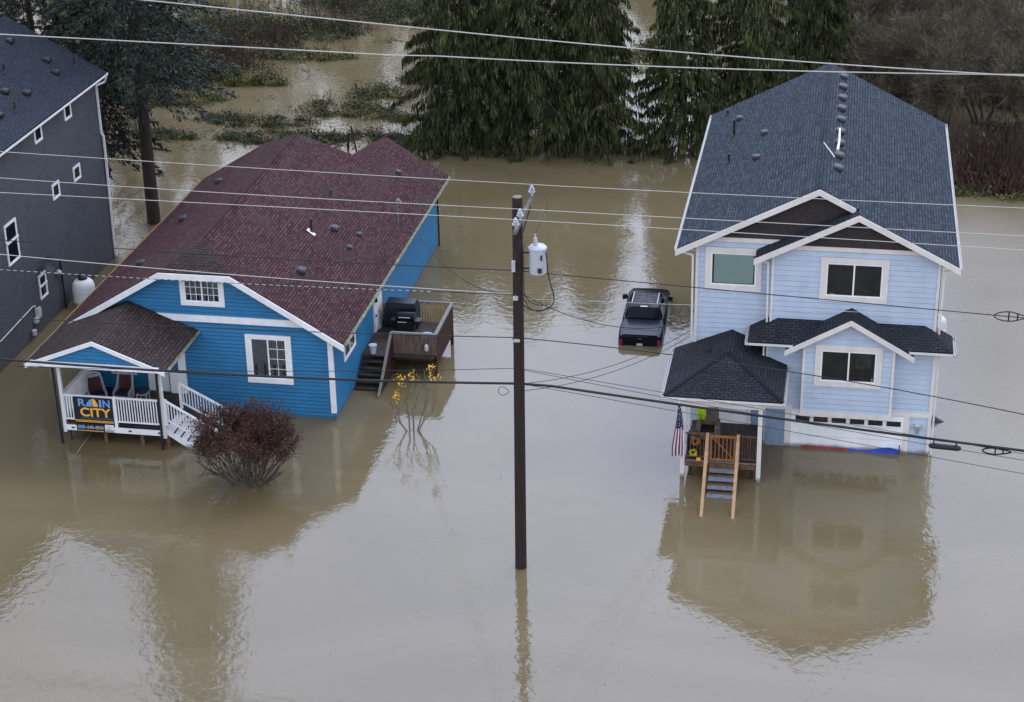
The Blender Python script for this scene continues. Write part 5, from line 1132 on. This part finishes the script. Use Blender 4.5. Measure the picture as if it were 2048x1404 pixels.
def bare_tree(x, y, H, seed, label, m, fm, stems=3, depth=6, spread=.42, group='leafless trees at the upper right', tw=(.35,.8), tn=5, r0=.12, name='bare_tree', twd=(.015,.03), up=.15):
    rng = np.random.default_rng(seed); t = thing(name, label, 'tree', (x,y,0), group); mb = MB(); tips = []
    for s in range(stems):
        a = s*6.28/stems+rng.uniform(0,1); d = np.array([math.cos(a)*.35, math.sin(a)*.35, 1.0]); d /= np.linalg.norm(d)
        branching(mb, rng, np.array([x+.15*math.cos(a), y+.15*math.sin(a), -.5]), d, H*.30, r0, depth, tips, spread, up)
    obj('trunk', mb, m, t)
    P = np.array([a for a, b in tips]); D = np.array([b for a, b in tips]); P = np.repeat(P, tn, 0); D = np.repeat(D, tn, 0)+rng.normal(0,.6,(len(P),3)); n = len(P)
    V, F = kites(P, D, rng.uniform(*tw,n), rng.uniform(*twd,n), rng); np_mesh('crown', V, F, fm, t); return t
bt = [(7.3,126,8,'bare tree between the two nearest rows, right of the roof peak'),(10.8,126.5,8,'bare tree behind the forked tree at the right edge'),(1.2,125,6.5,'small bare tree touching the slate roof peak'),(7,140,8,'bare tree in the third row above the right roof slope'),(11.5,137,8,'bare tree in the third row near the right edge'),(13.0,112.5,7,'bare tree standing in the red thicket at the right edge'),(3.4,122,7,'bare tree just right of the slate roof peak'),(6.2,118,7.5,'bare tree behind the right eave of the slate roof'),(8.9,121,8,'forked bare tree with thick dark stems at the right edge'),(12.0,119,8,'bare tree cut by the right edge, nearest the red thicket'),
      (1.5,132,7.5,'bare tree above the ridge of the slate roof'),(5.5,133,8,'bare tree in the second row above the right roof slope'),(14.3,130,8,'bare tree in the second row at the right edge'),(-1.5,141,7,'bare tree at the top edge right of the cedars'),
      (4,146,8,'bare tree at the top edge above the roof'),(14.5,143,8,'bare tree in the top right corner'),(9.0,151,7,'bare tree farthest back at the upper right')]
for i, (x, y, h, lb) in enumerate(bt): bare_tree(x, y, h, 40+i, lb, bark_g, olive_f, stems=4, depth=6, spread=.48, tn=7, tw=(.4,1.1), twd=(.012,.028), r0=.11)
# ---- bushes
def bush(name, label, x, y, rx, ry, h, n, seed, fm, leaf=(.08,.18), canes=30, cm=None, group=None, cat='bush', holes=.35, upright=0.0):
    rng = np.random.default_rng(seed); t = thing(name, label, cat, (x,y,0), group)
    k = max(8, int(rx*ry*10)); cen = np.stack([x+rx*rng.uniform(-1,1,k), y+ry*rng.uniform(-1,1,k)], 1)
    ok = ((cen[:,0]-x)/rx)**2+((cen[:,1]-y)/ry)**2 < 1; cen = cen[ok] if ok.sum() > 3 else cen
    w_ = rng.uniform(.15,1,len(cen))**2; idx = rng.choice(len(cen), n, p=w_/w_.sum()); rad = rng.uniform(.2,.7,len(cen))[idx]; hh_ = (h*rng.uniform(.1,1,len(cen))**1.5)[idx]
    P = np.zeros((n,3)); P[:,:2] = cen[idx]+rng.normal(0,.6,(n,2))*rad[:,None]*np.array([1.5,.8]); P[:,2] = np.abs(rng.normal(0,.5,n))*hh_*np.exp(-((P[:,:2]-cen[idx])**2).sum(1)/(rad**2+.01)*.4)+.02
    D = rng.normal(0,1,(n,3))*np.array([1,1,.5])+np.array([0,0,upright]); V, F = kites(P, D, rng.uniform(*leaf,n), rng.uniform(leaf[0]*.6,leaf[1]*.6,n)*(1 if upright < 1 else .25), rng)
    np_mesh('leaves', V, F, fm, t)
    mb = MB()
    for i in range(canes):
        c = cen[rng.integers(len(cen))]; a = rng.uniform(0,6.28); l = rng.uniform(.5,1.4); hz = h*rng.uniform(.5,1.2)
        mb.tube([(c[0], c[1], -.1), (c[0]+math.cos(a)*l*.4, c[1]+math.sin(a)*l*.4, hz), (c[0]+math.cos(a)*l, c[1]+math.sin(a)*l, hz*.5)], [.014,.011,.006], 3, cap=False)
    obj('canes', mb, cm or bark_g, t); return t
bg_ = 'bramble islands in the flood behind the maroon roof'
B_ = [(-47.5,137,4.5,3.2,2.6,4200,'dense dark thicket at the top edge above the large fir',bram_d),(-38.5,147,5,2.6,2.2,3800,'dark bramble mass at the very top edge left of the channel',bram_d),(-36.2,112.2,3.2,1.3,.9,2600,'bramble island just above the maroon roof peak',bram_d),(-38.6,115.5,3.4,1.1,.9,2300,'bramble island beside the bright reflection, left of the roof peak',bram_d),(-43.8,112.0,2.2,.9,.6,1200,'low bramble raft nearest the large fir trunk',bram_d),
      (-33.5,118.8,2.8,1.4,1.1,2400,'brown green bramble island in the middle of the back channel',bram_f),(-31.4,122.6,1.9,1.6,1.1,1500,'yellowing bramble stretch leading to the cedars',bram_f),(-31.2,113.4,2.2,.7,.6,1000,'thin bramble raft between the two roof peaks',bram_d),
      (-29.0,117.5,2.0,.8,.5,700,'sparse bramble raft left of the low cedar branch',bram_f),(-27.8,112.3,2.0,1.4,1.4,2600,'dark leafy bush at the foot of the left cedar',bram_d),(-28.9,127,1.9,1.5,1.2,1300,'bramble patch by the top of the left cedar',bram_f),
      (-45.5,119.8,2.6,1.5,1.0,1900,'bramble bank right of the large fir crown',bram_f),(-43.0,124.6,3.0,1.3,1.3,2200,'bramble bank under the upper left bright wire',bram_f),(-40.2,131.5,3.0,1.1,1.0,1700,'bramble bank along the upper left channel edge',bram_f),
      (-43.5,138.0,5.0,2.6,2.0,4200,'dense dark bramble bank at the top edge left of the channel',bram_d),(-34.5,143.5,4.0,2.0,1.4,2200,'dark bramble bank at the top edge beside the channel',bram_d),(-50.5,127,3.5,3,2.5,2800,'dark leafy bank behind the large fir crown',bram_d)]
for i, (x, y, rx, ry, h, n, lb, fm) in enumerate(B_): bush('bramble_bush', lb, x, y, rx*1.25, ry*1.1, h*(1.4 if y > 124 else .85), int(n*(3.0 if y > 124 else 1.7)), 100+i, fm, leaf=(.09,.24), canes=70, group=bg_)
wt_ = [(-44.3,128.4,2.6,1.7,2.4,'wine red thicket between the large fir crown and the channel, top left'),(-39.5,139.5,3.0,1.6,2.0,'wine red thicket at the top edge right of the others'),(-46.5,131.0,2.2,1.6,2.6,'wine red thicket behind the large fir, top left'),(-42.6,133.8,1.6,1.2,2.0,'smaller wine red thicket right of the first, top left')]
for i, (x, y, rx, ry, h, lb) in enumerate(wt_): bush('red_thicket', lb, x, y, rx, ry, h, 3200, 140+i, wine_f, leaf=(.15,.4), canes=120, cm=bark_w, group='wine red thickets', upright=1.5)
wr = [(7.7,109.2,1.3,1.5,3.0,'wine red thicket behind the right eave of the slate roof'),(10.2,109.0,1.5,1.6,3.2,'wine red thicket at the right edge above the open water'),(9.0,113.5,2.2,1.4,2.4,'wine red thicket behind the two at the right edge')]
for i, (x, y, rx, ry, h, lb) in enumerate(wr): bush('red_thicket', lb, x, y, rx, ry, h, 4200, 150+i, wine_f, leaf=(.2,.6), canes=200, cm=bark_w, group='wine red thickets', upright=2.0)
for i, (x, y, rx, ry, h, n, lb, fm) in enumerate([(9.2,107.3,2.6,.8,.8,1600,'low brown green brush at the waterline below the red thicket',bram_f),(6.0,115.5,2.6,2,2.0,3600,'olive brown brush just behind the right eave of the slate roof',olive_f),(11.0,118,3,2.2,1.8,3600,'olive brown brush behind the red thicket at right',olive_f),(8.5,131,5,3,2.0,4200,'olive brown brush between the rows of bare trees',olive_f),(5.0,126,3,2,1.6,2400,'brown brush under the bare trees right of the roof peak',olive_f),(12.5,126,3,2,1.8,2400,'brown brush under the bare trees at the right edge',olive_f),(.5,137,3.5,3,1.8,3000,'brown brush behind the roof peak',olive_f),(13.5,137,2.4,2,1.6,2000,'brown brush under the second row of bare trees at right',olive_f),
      (-12.5,112.4,1.2,.9,1.0,900,'small dark bush in the gap between the cedar clumps',bram_d),(-8.0,112.6,2.0,.8,1.0,1500,'dark bush at the foot of the cedar left of the slate roof',bram_d),(-19.5,132,3,2.5,1.6,2200,'brown brush above the middle cedars at the top edge',olive_f),(-14.9,134,1.7,4,1.3,1800,'yellow brown brush left of the open water strip',bram_f),(-22,111.3,4,.7,.7,1600,'dark low bush along the foot of the middle cedars',bram_d)]):
    bush('brush', lb, x, y, rx, ry, h, n, 170+i, fm, leaf=(.12,.3), canes=60, group='brush among the trees')
# floating debris (weeds, sticks) in the back channel
rng = np.random.default_rng(77); n = 1500; cl = np.stack([rng.uniform(-47,-27,60), rng.uniform(108,150,60)],1); ii = rng.integers(60,size=n)
P = np.zeros((n,3)); P[:,:2] = cl[ii]+rng.normal(0,1,(n,2))*np.array([.9,.35]); P[:,2] = .02
V, F = kites(P, rng.normal(0,1,(n,3))*np.array([1,.6,.12]), rng.uniform(.12,.5,n), rng.uniform(.03,.10,n), rng); V[:,2] = np.maximum(V[:,2],.012)
db = np_mesh('floating_debris', V, F, bram_d); tag(db, 'scattered floating weeds and sticks in the channel behind the maroon roof', 'debris', kind='stuff')
n = 480; P = np.zeros((n,3)); P[:,0] = rng.uniform(-30,8,n); P[:,1] = rng.uniform(53,105,n); P[:,2] = .012
V, F = kites(P, rng.normal(0,1,(n,3))*np.array([1,1,.02]), rng.uniform(.03,.10,n), rng.uniform(.02,.05,n), rng); V[:,2] = np.maximum(V[:,2],.012)
fl = np_mesh('floating_leaves', V, F, rust); tag(fl, 'tiny floating leaves scattered over the foreground water', 'leaves', kind='stuff')
mb = MB(); mb.tube([(-47,109.6,.05),(-44.6,109.4,.12),(-42.2,108.9,.04)], [.06,.09,.04], 7); tag(obj('log', mb, bark_f, loc=(-44.6,109.3,0), smooth=True), 'dark log floating behind the bare fir trunk', 'log')
mb = MB(); mb.tube([(-32.6,110.6,.2),(-31.1,110.9,.55)], .05, 6); mb.tube([(-31.0,110.7,-.3),(-30.95,110.7,1.1)], .09, 7); mb.tube([(-30.3,110.3,-.2),(-30.7,110.6,1.6)], .06, 6); tag(obj('broken_post', mb, bark_f, loc=(-31,110.7,0)), 'broken dark posts sticking up between the two maroon roof peaks', 'post')
# ---- red bush and yellow-leaved tree in front
def front_bush():
    rng = np.random.default_rng(9); x, y = -23.8, 66.95; t = thing('red_shrub', 'dense dark red shrub in front of the white porch stairs', 'shrub', (x,y,0)); mb = MB(); tips = []
    for s in range(28):
        a = s*2.4; q = .06+.9*((s+.5)/28)**.5; d = np.array([math.cos(a)*q*1.05, math.sin(a)*q*.75, .82]); d /= np.linalg.norm(d)
        branching(mb, rng, np.array([x+.22*math.cos(a), y+.16*math.sin(a), -.4]), d, 1.38, .055, 5, tips, .40, .16, (2,3), .70, minr=.006, lim=(x-.1, y, 2.15))
    obj('stems', mb, mat('shrub_bark', (.075,.060,.050), .8, var=.4, vscale=4), t)
    P = np.array([a for a, b in tips]); D = np.array([b for a, b in tips]); rr_ = np.hypot((P[:,0]-x)/1.0, (P[:,1]-y)/.85); keep = (P[:,2] > .7+.1*rr_) & (rr_ < .5+.9*P[:,2]) & (rr_ < 2.35); P, D = P[keep], D[keep]
    P2 = np.repeat(P, 12, 0)+rng.normal(0,.10,(len(P)*12,3)); D2 = np.repeat(D, 12, 0)+rng.normal(0,.7,(len(P)*12,3)); n = len(P2)
    V, F = kites(P2, D2, rng.uniform(.06,.16,n), rng.uniform(.02,.05,n), rng); np_mesh('leaves', V, F, redb_f, t)
    print('front bush', len(tips), P.min(0), P.max(0))
front_bush()
def yellow_tree():
    rng = np.random.default_rng(21); x, y = -18.05, 72.65; t = thing('sapling', 'nearly bare sapling with a few yellow leaves in front of the side deck', 'tree', (x,y,0)); mb = MB(); tips = []
    for d, l in (((-.28,.0,1),1.3),((-.08,.1,1),1.3),((.33,0,1),1.5),((.5,.1,.9),1.2),((-.4,-.1,1),1.2)):
        d = np.array(d, float); d /= np.linalg.norm(d)
        branching(mb, rng, np.array([x+d[0]*.3, y+.0, -.3]), d, l, .05, 4, tips, .42, .12, (2,2), .62, minr=.008)
    obj('stems', mb, mat('sapling_bark', (.16,.14,.12), .8, var=.5, vscale=6), t)
    C_ = [(-17.15,72.6,3.15,.16,26),(-17.1,72.6,2.7,.14,10),(-18.55,72.6,2.45,.26,34),(-18.0,72.6,2.7,.2,18),(-18.7,72.6,1.75,.22,30),(-17.7,72.6,2.6,.15,6),(-16.75,72.6,2.75,.1,5)]
    P = np.concatenate([np.array([a,b,c])+rng.normal(0,.55,(k,3))*r_ for a,b,c,r_,k in C_]); n = len(P)
    V, F = kites(P, rng.normal(0,1,(n,3))-np.array([0,0,.5]), rng.uniform(.08,.17,n), rng.uniform(.06,.11,n), rng); np_mesh('leaves', V, F, yel, t)
yellow_tree()

# far wood beyond the flooded field (one mass; darkens what the far water mirrors)
rng = np.random.default_rng(5); Pn, Dn = [], []
for i in range(70):
    x = -95+i*1.9+rng.uniform(-1,1); y = 166+rng.uniform(-6,14); H_ = rng.uniform(15,25)
    if -24 < x < -13: H_ *= .25
    m_ = 420; z = H_*rng.uniform(0,1,m_)**.8; r_ = (1-z/H_)*3.2+.4; a = rng.uniform(0,6.28,m_)
    Pn.append(np.stack([x+r_*np.cos(a), y+r_*np.sin(a), z+.2], 1))
Pn = np.concatenate(Pn); n = len(Pn); V, F = kites(Pn, rng.normal(0,1,(n,3))+np.array([0,0,-.6]), rng.uniform(.8,1.8,n), rng.uniform(.4,.9,n), rng); V[:,2] = np.maximum(V[:,2],.02)
fw = np_mesh('far_wood', V, F, bram_d); tag(fw, 'dark wood across the flooded field beyond the cedars', 'wood', kind='stuff')
